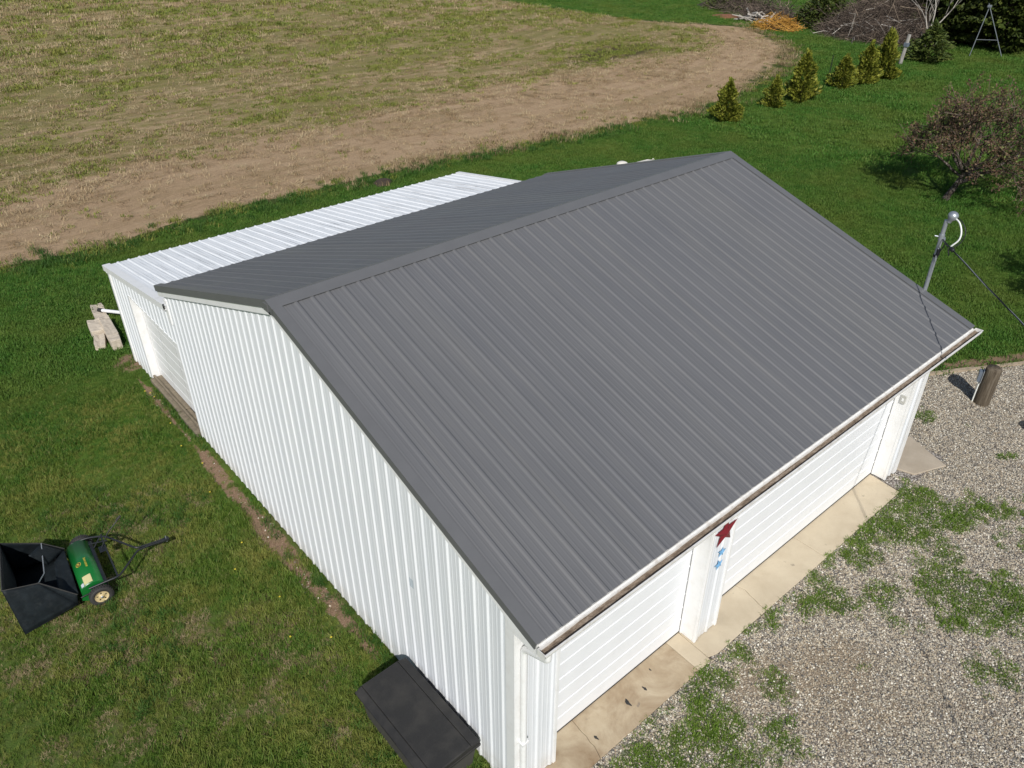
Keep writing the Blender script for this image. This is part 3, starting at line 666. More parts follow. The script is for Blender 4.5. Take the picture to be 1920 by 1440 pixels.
# service mast and cable
mast = tag(empty('service_mast', (9.655, .92, 1.2)), 'galvanised electric service mast rising past the charcoal roof edge', 'service mast')
MB().tube([(0, 0, 0), (0, 0, 3.58)], .034, 12).build('pipe', M['galv'], mast)
wh = MB().lathe([(.040, 0), (.044, .05), (.075, .085), (.082, .12), (.072, .155), (.045, .18), (.0, .19)], 16, Matrix.Translation((-.0, -.035, 3.56)) @ Matrix.Rotation(.35, 4, 'X')); wh.build('weather_head', M['galv'], mast)
MB().tube([(-.05, .09, 3.3), (.0, .02, 3.29), (.045, -.04, 3.28), (-.03, -.07, 3.27)], .014, 6).tube([(0, 0, 3.24), (0, 0, 3.34)], .045, 12).build('clamp', M['galv'], mast)
MB().tube([(0, 0, 2.98), (-.02, -.03, 3.0), (-.02, -.03, 3.1)], .03, 8).tube([(.0, 0, 2.95), (0, 0, 2.99)], .043, 12).build('strap', M['cable'], mast)
MB().tube([(-.02, -.02, 2.6), (-.034, -.02, 3.1)], .012, 6).build('conduit_sleeve', M['galv'], mast)
def curve(pts, n=10):
    pts = [Vector(p_) for p_ in pts]; out = []
    ex = [pts[0]*2-pts[1]]+pts+[pts[-1]*2-pts[-2]]
    for i in range(1, len(ex)-2):
        for k in range(n):
            t = k/n; a, b, c, d = ex[i-1:i+3]
            out.append(.5*((2*b)+(c-a)*t+(2*a-5*b+4*c-d)*t*t+(3*b-a-3*c+d)*t**3))
    return out+[pts[-1]]
MB().tube(curve([(0, -.09, 3.66), (-.06, -.22, 3.61), (-.10, -.30, 3.49), (-.13, -.31, 3.37), (-.17, -.24, 3.25)]), .013, 8).build('white_lead', M['cable_white'], mast)
MB().tube(curve([(.01, -.09, 3.68), (-.05, -.25, 3.63), (-.09, -.36, 3.50), (-.14, -.35, 3.34), (-.21, -.27, 3.24)]), .008, 6).build('black_lead', M['cable'], mast)
MB().tube(curve([(0, -.01, 2.98), (-.05, -.08, 3.12), (-.10, -.12, 3.24), (-.18, -.16, 3.26)]), .009, 6).build('lower_lead', M['cable'], mast)
MB().tube(curve([(-.12, -.12, 3.25), (-.06, -.16, 3.18), (-.10, -.22, 3.08), (-.2, -.26, 3.12), (-.24, -.25, 3.22)]), .006, 6).build('loop_lead', M['cable'], mast)
cbl = tag(empty('service_cable', (9.62, .88, 4.47)), 'twisted overhead electric cable running off from the service mast', 'cable')
p0 = Vector((0, 0, 0)); n_ = 130; far_ = Vector((-26, -26, .9))
def cpt(t, ph, r_):
    b = far_*t; b.z += -1.1*4*t*(1-t)*.35+0.9*t*0
    a = t*130+ph; return b+Vector((.7*math.cos(a)*r_, -.7*math.cos(a)*r_, math.sin(a)*r_))
ts = [((k/420)**1.35) for k in range(421)]
MB().tube([cpt(t, 0, .0062) for t in ts], .0055, 5, caps=False).build('black_strand', M['cable'], cbl)
MB().tube([cpt(t, 2.1, .0062) for t in ts], .0052, 5, caps=False).build('second_strand', M['cable'], cbl)
MB().tube([cpt(t, 4.2, .007) for t in ts], .0055, 5, caps=False).build('bare_strand', M['cable_grey'], cbl)
for k in range(1):
    c = cpt(.0105, 0, 0); MB().lathe([(0, -.06), (.03, -.05), (.034, 0), (.03, .05), (0, .06)], 8, Matrix.Translation(c) @ Matrix.Rotation(math.radians(90), 4, Vector((1, -1, 0)).normalized())).build('splice', M['cable'], cbl)
# distant pole that carries the other end of the cable
up_ = tag(empty('utility_pole', (-16.4, -25.1, 0)), 'tall brown wooden utility pole carrying the service cable', 'utility pole')
MB().tube([(0, 0, 0), (0, 0, 5.9)], [.14, .11], 12).build('pole', M['post'], up_)

# stout bollard post with a meter box
def bollard(loc, label, box):
    b = tag(empty('bollard_post', loc), label, 'bollard')
    t = [(.150, -.1), (.152, .3), (.148, .6), (.150, .85), (.140, .885), (.0, .89)]
    m_ = MB(); n_ = 18
    vv = []
    for r_, z in t:
        for k in range(n_):
            a = 2*math.pi*k/n_; rr = r_*(1+.035*math.sin(3*a+1)+.02*math.sin(7*a)); vv.append((rr*math.cos(a), rr*math.sin(a), z))
    m_.add(vv, [(i*n_+k, i*n_+(k+1) % n_, (i+1)*n_+(k+1) % n_, (i+1)*n_+k) for i in range(len(t)-1) for k in range(n_)], True); m_.build('post', M['post'], b)
    if box:
        d = Vector((-.36, .93, 0)); s_ = Vector((.93, .36, 0))
        def ob(c, hw, hd, z0, z1): return MB().add([c+s_*sx*hw+d*sd_*hd+Vector((0, 0, z)) for z in (z0, z1) for sx, sd_ in ((-1, -1), (1, -1), (1, 1), (-1, 1))], [(0, 3, 2, 1), (4, 5, 6, 7), (0, 1, 5, 4), (1, 2, 6, 5), (2, 3, 7, 6), (3, 0, 4, 7)])
        bx = ob(d*.195, .07, .04, .52, .76).build('outlet_box', M['box_grey'], b)
        ob(d*.160, .085, .008, .50, .79).build('back_plate', M['galv'], b)
        ob(d*.238, .06, .006, .54, .75).build('lid', M['galv'], bx)
        MB().tube([tuple(d*.175+s_*-.03+Vector((0, 0, z))) for z in (0, .5)], .014, 8).build('conduit', M['cable_white'], b)
        MB().tube([tuple(d*.175+s_*.015+Vector((0, 0, z))) for z in (0, .5)], .011, 8).build('conduit', M['galv'], b)
    return b
bollard((13.07, .31, 0), 'stout weathered wooden bollard with a grey outlet box on its side', True)
b2 = bollard((12.35, -1.42, 0), 'plain stout wooden bollard standing in the open gravel', False)

# resin deck box against the gable wall
dk = tag(empty('deck_box', (-.435, 1.78, 0)), 'dark grey resin deck box against the white gable wall', 'deck box')
def frustum(x0, x1, y0, y1, z0, X0, X1, Y0, Y1, z1):
    return MB().add([(x0, y0, z0), (x1, y0, z0), (x1, y1, z0), (x0, y1, z0), (X0, Y0, z1), (X1, Y0, z1), (X1, Y1, z1), (X0, Y1, z1)], [(0, 3, 2, 1), (4, 5, 6, 7), (0, 1, 5, 4), (1, 2, 6, 5), (2, 3, 7, 6), (3, 0, 4, 7)])
hx, hy = .405, .83
def bev(o, w_, s_=2):
    b = o.modifiers.new('bevel', 'BEVEL'); b.width = w_; b.segments = s_; b.limit_method = 'ANGLE'; b.angle_limit = math.radians(25); return o
bev(frustum(-.32, .34, -.72, .70, .0, -.365, .375, -.785, .775, .44).build('body', M['resin_side'], dk), .015)
for k in range(4):                                              # clapboard panels on the two faces one can see
    z0, z1 = .03+k*.10, .125+k*.10
    f0, f1 = z0/.44, z1/.44
    a0, a1 = -.32-.045*f0, -.32-.045*f1; b0, b1 = -.72-.065*f0, -.72-.065*f1
    MB().add([(a0-.014, b0+.03, z0), (a0-.014, .67, z0), (a1-.004, .70, z1), (a1-.004, b1+.03, z1), (a0, b0+.03, z0), (a0, .67, z0)], [(0, 1, 2, 3)[::-1], (0, 4, 5, 1)]).build('side_board', M['resin_side'], dk)
    MB().add([(-.29-.045*f0, b0-.014, z0), (.32, b0-.014, z0), (.34, b1-.004, z1), (-.29-.045*f1, b1-.004, z1), (-.29, b0, z0), (.32, b0, z0)], [(0, 1, 2, 3), (0, 4, 5, 1)]).build('end_board', M['resin_side'], dk)
lid = bev(frustum(-.395, .40, -.825, .805, .43, -hx, hx, -hy, .815, .475).build('lid_rim', M['resin'], dk), .008)
lp = MB(); prof = [(-.400, .478), (-.305, .535), (-.299, .524), (-.293, .536), (.255, .556), (.261, .544), (.267, .555), (.398, .520)]
vv = []
for (x, z) in prof: vv += [(x, -.818, z-.006), (x, -.80, z), (x, .785, z), (x, .803, z-.006)]
n_ = 4; ff = [(i*n_+j, (i+1)*n_+j, (i+1)*n_+j+1, i*n_+j+1) for i in range(len(prof)-1) for j in range(3)]
lp.add(vv, ff); e0 = [(x, -.818, z-.006) for x, z in prof]; e1 = [(x, .803, z-.006) for x, z in prof]
lp.add(e0+[(.398, -.818, .474), (-.400, -.818, .474)], [tuple(range(len(prof)+2))]); lp.add(e1+[(.398, .803, .474), (-.400, .803, .474)], [tuple(range(len(prof)+2))[::-1]])
lp.add([(.398, -.818, .474), (.398, .803, .474), (.398, .803, .514), (.398, -.818, .514)], [(0, 1, 2, 3)])
lp.build('lid_top', M['resin'], dk)
MB().box(-.408, -.402, -.16, .16, .478, .49).build('lid_lip', M['resin'], dk)
for y in (-.55, .55): MB().box(.372, .40, y-.05, y+.05, .44, .50).build('hinge', M['resin'], dk)

# tow-behind lawn sweeper
SW = tag(empty('lawn_sweeper', (-2.77, 7.5, 0), math.radians(-3.8)), 'green tow-behind lawn sweeper with black fabric hopper on the lawn', 'lawn sweeper')
def wheel(y, out):
    w_ = empty('wheel', (0.0, y, .165)); w_.parent = SW; R90 = Matrix.Rotation(math.radians(90)*(1 if out > 0 else -1), 4, 'X')
    ty = MB().lathe([(.10, -.045), (.150, -.050), (.163, -.038), (.167, 0), (.163, .038), (.150, .050), (.10, .045), (.10, -.045)], 28, R90)
    for k in range(28):                                          # tread blocks
        a = 2*math.pi*k/28
        for s_ in (-1, 1):
            c = Vector((.166*math.cos(a+.05*s_), .166*math.sin(a+.05*s_), .022*s_)); t_ = Vector((-math.sin(a), math.cos(a), 0)); n2 = Vector((math.cos(a), math.sin(a), 0))
            q8 = [R90 @ (c+t_*u_*.010+n2*h_+Vector((0, 0, v_*.016))) for h_ in (-.004, .006) for u_, v_ in ((-1, -1), (1, -1), (1, 1), (-1, 1))]
            ty.add(q8, [(4, 5, 6, 7), (0, 1, 5, 4), (1, 2, 6, 5), (2, 3, 7, 6), (3, 0, 4, 7)])
    ty.build('tyre', M['rubber'], w_)
    MB().lathe([(.0, .050), (.028, .050), (.034, .038), (.045, .034), (.080, .030), (.092, .036), (.101, .048), (.101, -.04), (0, -.04)], 28, R90).build('rim', M['rim'], w_)
    for k in range(5):
        a = 2*math.pi*k/5+.3; hb = MB()
        hb.lathe([(.0, .0), (.013, .0)], 10, R90 @ Matrix.Translation((.062*math.cos(a), .062*math.sin(a), .0365)) @ Matrix.Rotation(a, 4, 'Z') @ Matrix.Diagonal((1.2, .8, 1, 1))); hb.build('rim_hole', M['hole'], w_)
    MB().lathe([(0, .062), (.016, .060), (.018, .05)], 12, R90).build('axle_cap', M['galv'], w_)
    return w_
wheel(-.655, 1); wheel(.70, -1)
# drum housing: a curved hood
hood = [(-.27, .235), (-.26, .29), (-.225, .345), (-.15, .385), (-.06, .40), (.03, .385), (.09, .345), (.125, .28), (.14, .20)]
hood = [(x*.86, .03+z*.88) for x, z in hood]
hm = MB(); vv = []
for x, z in hood: vv += [(x, -.555, z), (x, .535, z)]
hm.add(vv, [(2*i, 2*i+2, 2*i+3, 2*i+1)[::-1] for i in range(len(hood)-1)], True)
hd = hm.build('hood', M['green_paint'], SW); so_ = hd.modifiers.new('solid', 'SOLIDIFY'); so_.thickness = .006
for y in (-.562, .542):
    pl = hood+[(.12, .09), (.0, .06), (-.16, .07), (-.26, .13)]
    e = MB(); e.add([(x, y-.006, z) for x, z in pl]+[(x, y+.006, z) for x, z in pl], [tuple(range(len(pl))), tuple(range(len(pl), 2*len(pl)))[::-1]]+[(i, (i+1) % len(pl), len(pl)+(i+1) % len(pl), len(pl)+i) for i in range(len(pl))]); e.build('side_plate', M['green_paint'], SW)
MB().box(.07, .15, -.55, .53, .18, .31, .02).build('front_guard', M['black_metal'], SW)
br = MB().tube([(.0, -.56, .17), (.0, .56, .17)], .05, 10)
for k in range(4):
    a = k*math.pi/2+.4; c, s_ = math.cos(a), math.sin(a)
    br.add([(c*.05-s_*.02, -.55, .17+s_*.05+c*.02), (c*.05-s_*.02, .55, .17+s_*.05+c*.02), (c*.15-s_*.03, .55, .17+s_*.15+c*.03), (c*.15-s_*.03, -.55, .17+s_*.15+c*.03), (c*.05+s_*.02, -.55, .17+s_*.05-c*.02), (c*.05+s_*.02, .55, .17+s_*.05-c*.02)], [(0, 1, 2, 3), (3, 2, 5, 4)])
br.build('brush_drum', M['bristle'], SW)
# tow frame
T = .017
MB().tube(rounded([(-.12, -.60, .33), (.10, -.62, .35), (.32, -.64, .36), (.70, -.19, .32), (.84, -.15, .29), (1.14, -.08, .20)], 3), T, 8).build('tow_bar', M['black_metal'], SW)
MB().tube(rounded([(-.12, .60, .33), (.10, .56, .36), (.34, .42, .38), (.70, -.13, .32), (.84, -.11, .29), (1.14, -.045, .20)], 3), T, 8).build('tow_bar', M['black_metal'], SW)
MB().box(1.04, 1.20, -.10, -.03, .185, .225, .006).build('hitch', M['black_metal'], SW)
MB().tube([(1.16, -.065, .15), (1.16, -.065, .27)], .009, 8).build('hitch_pin', M['galv'], SW)
MB().tube([(.30, -.62, .36), (.30, .44, .38)], .014, 8).build('cross_bar', M['black_metal'], SW)
MB().tube([(.14, .30, .31), (.32, .46, .40)], .013, 6).tube([(.10, .42, .33), (.36, .26, .39)], .012, 6).build('brace', M['black_metal'], SW)
MB().box(.20, .31, .06, .21, .36, .372, .004).build('height_plate', M['black_metal'], SW)
MB().tube([(.24, .16, .36), (.40, .20, .58), (.62, .26, .72)], .009, 6).build('height_lever', M['black_metal'], SW)
MB().lathe([(0, -.05), (.018, -.045), (.02, 0), (.017, .05), (0, .055)], 8, Matrix.Translation((.62, .26, .73)) @ Matrix.Rotation(.9, 4, 'Y')).build('lever_knob', M['rubber'], SW)
# print on the hood
def on_hood(y, s_):                                             # s_ measured from the rear edge along the hood
    acc = 0
    for (a, b) in zip(hood[:-1], hood[1:]):
        L_ = math.hypot(b[0]-a[0], b[1]-a[1])
        if acc+L_ >= s_ or b is hood[-1]:
            t = (s_-acc)/L_; nx_, nz_ = -(b[1]-a[1])/L_, (b[0]-a[0])/L_
            return Vector((a[0]+(b[0]-a[0])*t+nx_*.010, y, a[1]+(b[1]-a[1])*t+nz_*.010))
        acc += L_
def decal(poly, name, mat, parent=None, lift=0.0, n=1):
    pts = [on_hood(y, s_)+Vector((-.0, 0, lift)) for y, s_ in poly]
    return MB().add(pts, [tuple(range(len(pts)))]).build(name, mat, parent or SW)
yc, sc_ = -.02, .17
bad = decal([(yc+.050*math.cos(a)*(1 if abs(math.cos(a)) < .8 else .95), sc_+.040*math.sin(a)) for a in np.linspace(0, 6.283, 17)[:-1]], 'emblem', M['yellow'])
decal([(yc+.042*math.cos(a), sc_+.033*math.sin(a)) for a in np.linspace(0, 6.283, 17)[:-1]], 'emblem_field', M['hole'], bad, .002)
for pl in ([(yc-.026, sc_-.004), (yc-.004, sc_-.010), (yc+.016, sc_-.002), (yc+.030, sc_+.012), (yc+.020, sc_+.010), (yc+.004, sc_+.006), (yc-.018, sc_+.004)], [(yc-.024, sc_-.004), (yc-.034, sc_-.020), (yc-.030, sc_-.021), (yc-.016, sc_-.006)], [(yc+.006, sc_+.0), (yc+.024, sc_-.018), (yc+.028, sc_-.016), (yc+.016, sc_+.002)], [(yc-.008, sc_+.004), (yc-.022, sc_+.022), (yc-.017, sc_+.024), (yc+.0, sc_+.006)]):
    decal(pl, 'leaping_deer', M['yellow'], bad, .004)
tc = bpy.data.curves.new('lettering', 'FONT'); tc.body = 'JOHN DEERE'; tc.size = .040; tc.align_x = 'CENTER'; tc.extrude = .0005
to = bpy.data.objects.new('tmp_text', tc); COL.objects.link(to); bpy.context.view_layer.update()
tme = bpy.data.meshes.new_from_object(to.evaluated_get(bpy.context.evaluated_depsgraph_get())); bpy.data.objects.remove(to); tme.name = 'lettering'
tx = mesh_obj('lettering', tme, M['yellow'], SW); pa_, pb_ = on_hood(-.04, .255), on_hood(-.04, .285); dv = (pb_-pa_).normalized()
ax_x = Vector((0, -1, 0)); ax_y = -dv; ax_z = ax_x.cross(ax_y)
tx.matrix_local = Matrix(((ax_x.x, ax_y.x, ax_z.x, pb_.x), (ax_x.y, ax_y.y, ax_z.y, pb_.y), (ax_x.z, ax_y.z, ax_z.z, pb_.z+.003), (0, 0, 0, 1)))
def sticker(y0, y1, s0, s1, name, mat):
    k = 10; vv = []
    for i in range(k+1):
        for y in (y0, y1): vv.append(on_hood(y, s0+(s1-s0)*i/k)+Vector((0, 0, .002)))
    MB().add(vv, [(2*i, 2*i+2, 2*i+3, 2*i+1) for i in range(k)]).build(name, mat, SW)
sticker(-.53, -.34, .155, .275, 'warning_sticker', M['cream_sticker'])
sticker(-.54, -.46, .10, .148, 'rating_sticker', M['silver_sticker'])
# fabric hopper (points given relative to the sweeper's middle)
def sag(a, b, c, d, n=9, bulge=.03, seed=0):
    """cloth panel a-b-c-d with folds"""
    a, b, c, d = (Vector(k) for k in (a, b, c, d)); nn = (b-a).cross(d-a).normalized(); vv = []
    for i in range(n+1):
        for j in range(n+1):
            u_, v_ = i/n, j/n; p_ = a*(1-u_)*(1-v_)+b*u_*(1-v_)+c*u_*v_+d*(1-u_)*v_
            w_ = math.sin(math.pi*u_)*math.sin(math.pi*v_)
            vv.append(p_+nn*(bulge*w_+.012*math.sin(9*u_+4*v_+seed)*w_+.01*math.sin(17*v_+seed*2)*w_))
    m_ = n+1
    return MB().add(vv, [(i*m_+j, (i+1)*m_+j, (i+1)*m_+j+1, i*m_+j+1) for i in range(n) for j in range(n)], True)
BrR, BrF, BlF, BlR = (-1.09, -.66, .05), (-.33, -.60, .13), (-.33, .60, .13), (-1.02, .86, .06)
TrR, TrF, TrD = (-1.12, -.50, .86), (-.68, -.46, .70), (-.29, -.58, .30)
TlR, TlF, TlD = (-1.00, .60, .86), (-.50, .56, .60), (-.24, .54, .34)
def cloth(mb, name, th=.008):
    o = mb.build(name, M['black_fabric'], SW); s_ = o.modifiers.new('solid', 'SOLIDIFY'); s_.thickness = th; return o
cloth(sag(BrR, BrF, TrF, TrR, 9, .03, 1), 'hopper_side'); cloth(sag(BrF, TrD, TrD, TrF, 6, .0, 2), 'hopper_side_front')
cloth(sag(BlF, BlR, TlR, TlF, 9, .04, 3), 'hopper_side'); cloth(sag(TlD, BlF, TlF, TlF, 6, .0, 4), 'hopper_side_front')
cloth(sag(BlR, BrR, TrR, TlR, 9, -.05, 5), 'hopper_rear'); cloth(sag(BrF, BrR, BlR, BlF, 8, -.02, 6), 'hopper_floor')
cloth(sag((-.27, -.55, .27), (-.52, -.40, .30), (-.44, .30, .34), (-.25, .53, .33), 8, .03, 7), 'front_flap')
cloth(sag((-.52, .28, .36), (-.25, .52, .34), TlF, (-.70, .30, .66), 7, .03, 8), 'side_flap')
MB().tube([TrD, TrF, TrR, TlR, TlF, TlD], .010, 6).build('hopper_rod', M['rubber'], SW)
MB().tube([TrF, (-.60, .05, .42), TlF], .009, 6).build('cross_rod', M['galv'], SW)
MB().tube([(-.26, -.59, .22), (-.05, -.60, .25), (.0, -.61, .18)], .010, 6).build('pivot_arm', M['black_metal'], SW)
MB().tube([(-.26, .59, .22), (-.05, .60, .25), (.0, .61, .18)], .010, 6).build('pivot_arm', M['black_metal'], SW)

# beige blocks where the lean-to downspout empties
def block(name, label, A, B, wid, h0, h1, grooves, tilt=0.0, group=None):
    A, B = Vector(A), Vector(B); d = (B-A); L_ = d.length; rz = math.atan2(d.y, d.x)
    root = empty(name, ((A.x+B.x)/2, (A.y+B.y)/2, 0), rz); cuts = [0]+grooves+[1]
    for k, (a, b) in enumerate(zip(cuts[:-1], cuts[1:])):
        bm = bmesh.new(); bmesh.ops.create_cube(bm, size=1.0)
        bmesh.ops.subdivide_edges(bm, edges=bm.edges[:], cuts=3, use_grid_fill=True)
        x0_, x1_ = -L_/2+a*L_+.006, -L_/2+b*L_-.006
        for v in bm.verts:
            u_ = v.co.x+.5; ww = wid*(1-.10*abs(2*(a+(b-a)*u_)-1)**3); hh = h0+(h1-h0)*(a+(b-a)*u_)
            zz = (v.co.z+.5)
            v.co = Vector((x0_+u_*(x1_-x0_), v.co.y*ww, zz*hh-(.035*zz*max(0, 1-(v.co.y*3.2)**2) if k == 0 else 0)))
            v.co += Vector((random.uniform(-1, 1), random.uniform(-1, 1), random.uniform(-1, 1)))*.008
        me = bpy.data.meshes.new('block_piece'); bm.to_mesh(me); bm.free()
        for p_ in me.polygons: p_.use_smooth = False
        o = mesh_obj('block_piece', me, M['beige_block'], root); bev(o, .012)
        if k: MB().box(x0_-.012, x0_, -wid*.45, wid*.45, .0, (h0+(h1-h0)*a)*.93).build('groove', M['groove'], root)
    return tag(root, label, 'block', group)
block('splash_block', 'beige concrete splash block under the end of the white downspout', (.20, 17.45, 0), (.06, 16.45, 0), .30, .07, .09, [.55])
block('stone_block', 'long beige block lying beside the lean-to corner with two dark bands', (.06, 16.20, 0), (-.10, 14.70, 0), .25, .26, .26, [.14, .78])
block('stone_block', 'short wide beige block lying behind another one, away from the wall', (-.16, 16.25, 0), (-.25, 15.60, 0), .34, .24, .20, [.28])
block('stone_block', 'short narrow beige block lying end to end with the wide one', (-.26, 15.56, 0), (-.42, 14.98, 0), .25, .15, .12, [])

# pale things on the lawn beyond the roof
t = tag(empty('domed_drum', (18.72, 15.84, 0)), 'cream drum with a rounded lid on the lawn behind the roof', 'drum')
MB().lathe([(0, 0), (.17, 0), (.19, .04), (.19, .30), (.20, .31), (.20, .33)], 24).build('drum', M['cream'], t)
MB().lathe([(.215, .325), (.215, .36), (.19, .40), (.12, .435), (.0, .45)], 24).build('lid', M['cream'], t)
t = tag(empty('tapering_trough', (19.35, 15.5, 0), math.radians(-33)), 'long tapering cream piece with a ring at its end, behind the roof', 'trough')
MB().add([(-.45, -.07, 0), (-.45, .07, 0), (.36, .11, 0), (.36, -.11, 0), (-.45, -.05, .30), (-.45, .05, .30), (.30, .09, .44), (.30, -.09, .44), (.46, .03, .43), (.46, -.03, .43)], [(3, 2, 1, 0), (4, 7, 6, 5), (0, 1, 5, 4), (1, 2, 6, 5), (0, 4, 7, 3), (2, 3, 9, 8), (6, 7, 9, 8), (2, 8, 6), (3, 7, 9)]).build('shell', M['cream'], t)
rg = MB().tube([(.49+.035*math.cos(a), 0, .445+.035*math.sin(a)) for a in np.linspace(0, 6.283, 15)], .012, 6, caps=False); rg.build('ring', M['cream'], t)

# ---------------------------------------------------------------- trees, shrubs and brush
def sprays(C, D, size, wid, seed, droop=.0):
    """flat leaf sprays: C centres Nx3, D outward directions Nx3; each a folded diamond of four triangles"""
    g_ = np.random.default_rng(seed); n = len(C)
    D = D/np.linalg.norm(D, axis=1, keepdims=True); r_ = g_.normal(size=(n, 3)); S = np.cross(D, r_); S /= np.linalg.norm(S, axis=1, keepdims=True)
    Nn = np.cross(D, S); L_ = (size*g_.uniform(.6, 1.35, n))[:, None]; W_ = L_*wid
    a = C-D*L_*.45; b = C+S*W_*.5+Nn*W_*.12-D*L_*.05; c = C+D*L_*.55+np.array([0, 0, -droop])*L_; d = C-S*W_*.5+Nn*W_*.12-D*L_*.05; m_ = C+D*L_*.05
    v = np.stack([a, b, c, d, m_], 1).reshape(-1, 3); i = np.arange(n)[:, None]*5
    f = np.concatenate([i+np.array([[0, 1, 4]]), i+np.array([[1, 2, 4]]), i+np.array([[2, 3, 4]]), i+np.array([[3, 0, 4]])], 1).reshape(-1, 3)
    return v, f
def cone_crown(H_, R_, n, size, wid, seed, power=.75, z0=.05, tiers=0, inner=.45):
    g_ = np.random.default_rng(seed)
    t = g_.uniform(0, 1, n)**1.35; th = g_.uniform(0, 2*np.pi, n); z = z0+t*(H_-z0)
    prof = R_*(1-t)**power*(.55+.45*np.clip(t*9, 0, 1))
    lob = 1+.30*np.sin(3*th+seed+4*t)+.22*np.sin(5*th-9*t+seed*2)+.24*np.sin(9*t*H_+th*2+seed)
    if tiers: lob = lob*(.72+.45*np.abs(np.sin(t*tiers*np.pi+.4*np.sin(th*5))))
    r_ = prof*lob*(inner+(1-inner)*g_.uniform(0, 1, n)**.5)
    C = np.stack([r_*np.cos(th), r_*np.sin(th), z], 1)
    D = np.stack([np.cos(th), np.sin(th), np.full(n, .75 if not tiers else .12)], 1)+g_.normal(size=(n, 3))*.35
    k = max(3, n//90); zt = H_+g_.uniform(-.12, .10, k)*H_                      # leader shoots
    C = np.concatenate([C, np.stack([g_.normal(size=k)*R_*.08, g_.normal(size=k)*R_*.08, zt], 1)]); D = np.concatenate([D, np.stack([g_.normal(size=k)*.3, g_.normal(size=k)*.3, np.ones(k)], 1)])
    return sprays(C, D, size, wid, seed+1)
def conifer(name, label, cat, loc, crown_me, crown_mat, trunk, rz, sc, group=None):
    t = tag(empty(name, loc, rz), label, cat, group); t.scale = sc
    mesh_obj('crown', crown_me, crown_mat, t)
    mesh_obj('trunk', trunk, M['dark_soil'], t); return t
ARB = [np_mesh('arborvitae_crown', *cone_crown(1.7, .64, 3600, .15, .5, 30+k, .62)) for k in range(3)]
TRK = MB().tube([(0, 0, -.05), (0, 0, .9)], [.03, .008], 7).mesh('thin_trunk')
arb = [((27.99, 17.9), 1.0, 1.0, 'arborvitae nearest the barn at the end of its row, with a bare leader'), ((31.84, 17.95), .80, .78, 'short arborvitae, second along the row from the barn'), ((33.87, 17.75), 1.12, 1.32, 'tall arborvitae beside the shortest one in the row'),
       ((38.05, 17.9), 1.05, .92, 'squat arborvitae just past the thin stake in the row'), ((39.85, 17.6), 1.0, 1.16, 'slim arborvitae between the squat one and the last one of the row'), ((41.74, 17.6), 1.2, 1.42, 'tallest arborvitae at the far end of the row by the pale post')]
for k, ((x, y), sw, sh, lab) in enumerate(arb): conifer('arborvitae', lab, 'shrub', (x, y, 0), ARB[k % 3], M['arbor'], TRK, k*1.7, (sw*1.05, sw*1.05, sh), 'arborvitae row along the field edge')
conifer('young_spruce', 'young dark green spruce on the lawn before the conifers', 'spruce', (48.4, 18.2, 0), np_mesh('spruce_crown', *cone_crown(2.1, 1.35, 4200, .24, .35, 77, .85, .1, 7)), M['spruce'], TRK, 0, (1, 1, 1))
TCR = [np_mesh('tall_conifer_crown', *cone_crown(9.5, 2.9, 15000, .46, .45, 90+k, .62, .15, 9, .5)) for k in range(2)]
TTR = MB().tube([(0, 0, -.1), (0, 0, 8.6)], [.22, .03], 9).mesh('tall_trunk')
for k, (x, y, s_, lab) in enumerate([(56.4, 20.8, .95, 'tall dark conifer behind the bare grey sapling'), (56.6, 17.3, 1.0, 'tall dark conifer standing just behind the grey A-frame'), (58.2, 14.0, 1.06, 'tall dark conifer next to the one behind the A-frame'), (60.0, 10.2, 1.0, 'outermost tall conifer, away from the brush heap'),
                                   (60.5, 23.6, 1.0, 'tall conifer rising behind the big brush heap'), (62.5, 27.5, .95, 'tall conifer behind the green cuttings and brush'), (63, 18.6, 1.15, 'tall conifer in the second rank behind the A-frame'), (65, 13.0, 1.15, 'tall conifer in the second rank, away from the brush heap')]):
    conifer('tall_conifer', lab, 'tree', (x, y, 0), TCR[k % 2], M['conifer'], TTR, k*2.1, (s_, s_, s_), 'tall conifers at the yard edge')

def branchy(base, seed, trunk_dir, L0, r0, depth, nb, spread, up, shrink=.72, limbs=None, flat=None):
    """recursive limbs -> list of (points, radii, level) and twig points"""
    rg_ = random.Random(seed); out = []; tips = []
    def grow(p_, d, L_, r_, lev):
        pts = [p_.copy()]; n = 4 if lev < 2 else 3; dd = d.copy()
        for k in range(n):
            dd = (dd+Vector((rg_.uniform(-1, 1), rg_.uniform(-1, 1), rg_.uniform(-.6, 1)*up))*.20).normalized()
            pts.append(pts[-1]+dd*L_/n)
        e = r_*.55; out.append((pts, [r_+(e-r_)*i/n for i in range(n+1)], lev))
        if lev >= depth:
            for i in range(1, n+1): tips.append((pts[i], dd))
            return
        m_ = nb[min(lev, len(nb)-1)]
        for k in range(m_):
            f = (k+1)/m_; f = .35+.65*f; j = min(n-1, int(f*n)); q_ = pts[j].lerp(pts[j+1], f*n-j) if j < n else pts[-1]
            ax = dd.orthogonal().normalized(); ax.rotate(Matrix.Rotation(rg_.uniform(0, 6.283), 3, dd))
            nd = (dd*math.cos(spread)+ax*math.sin(spread)*rg_.uniform(.7, 1.2)+Vector((0, 0, up*.22))).normalized()
            grow(q_, nd, L_*shrink*rg_.uniform(.75, 1.15), e*rg_.uniform(.6, .9), lev+1)
    if limbs is None: grow(Vector(base), Vector(trunk_dir).normalized(), L0, r0, 0)
    else:
        for (b, d, L_, r_, lev) in limbs: grow(Vector(b), Vector(d).normalized(), L_, r_, lev)
    return out, tips
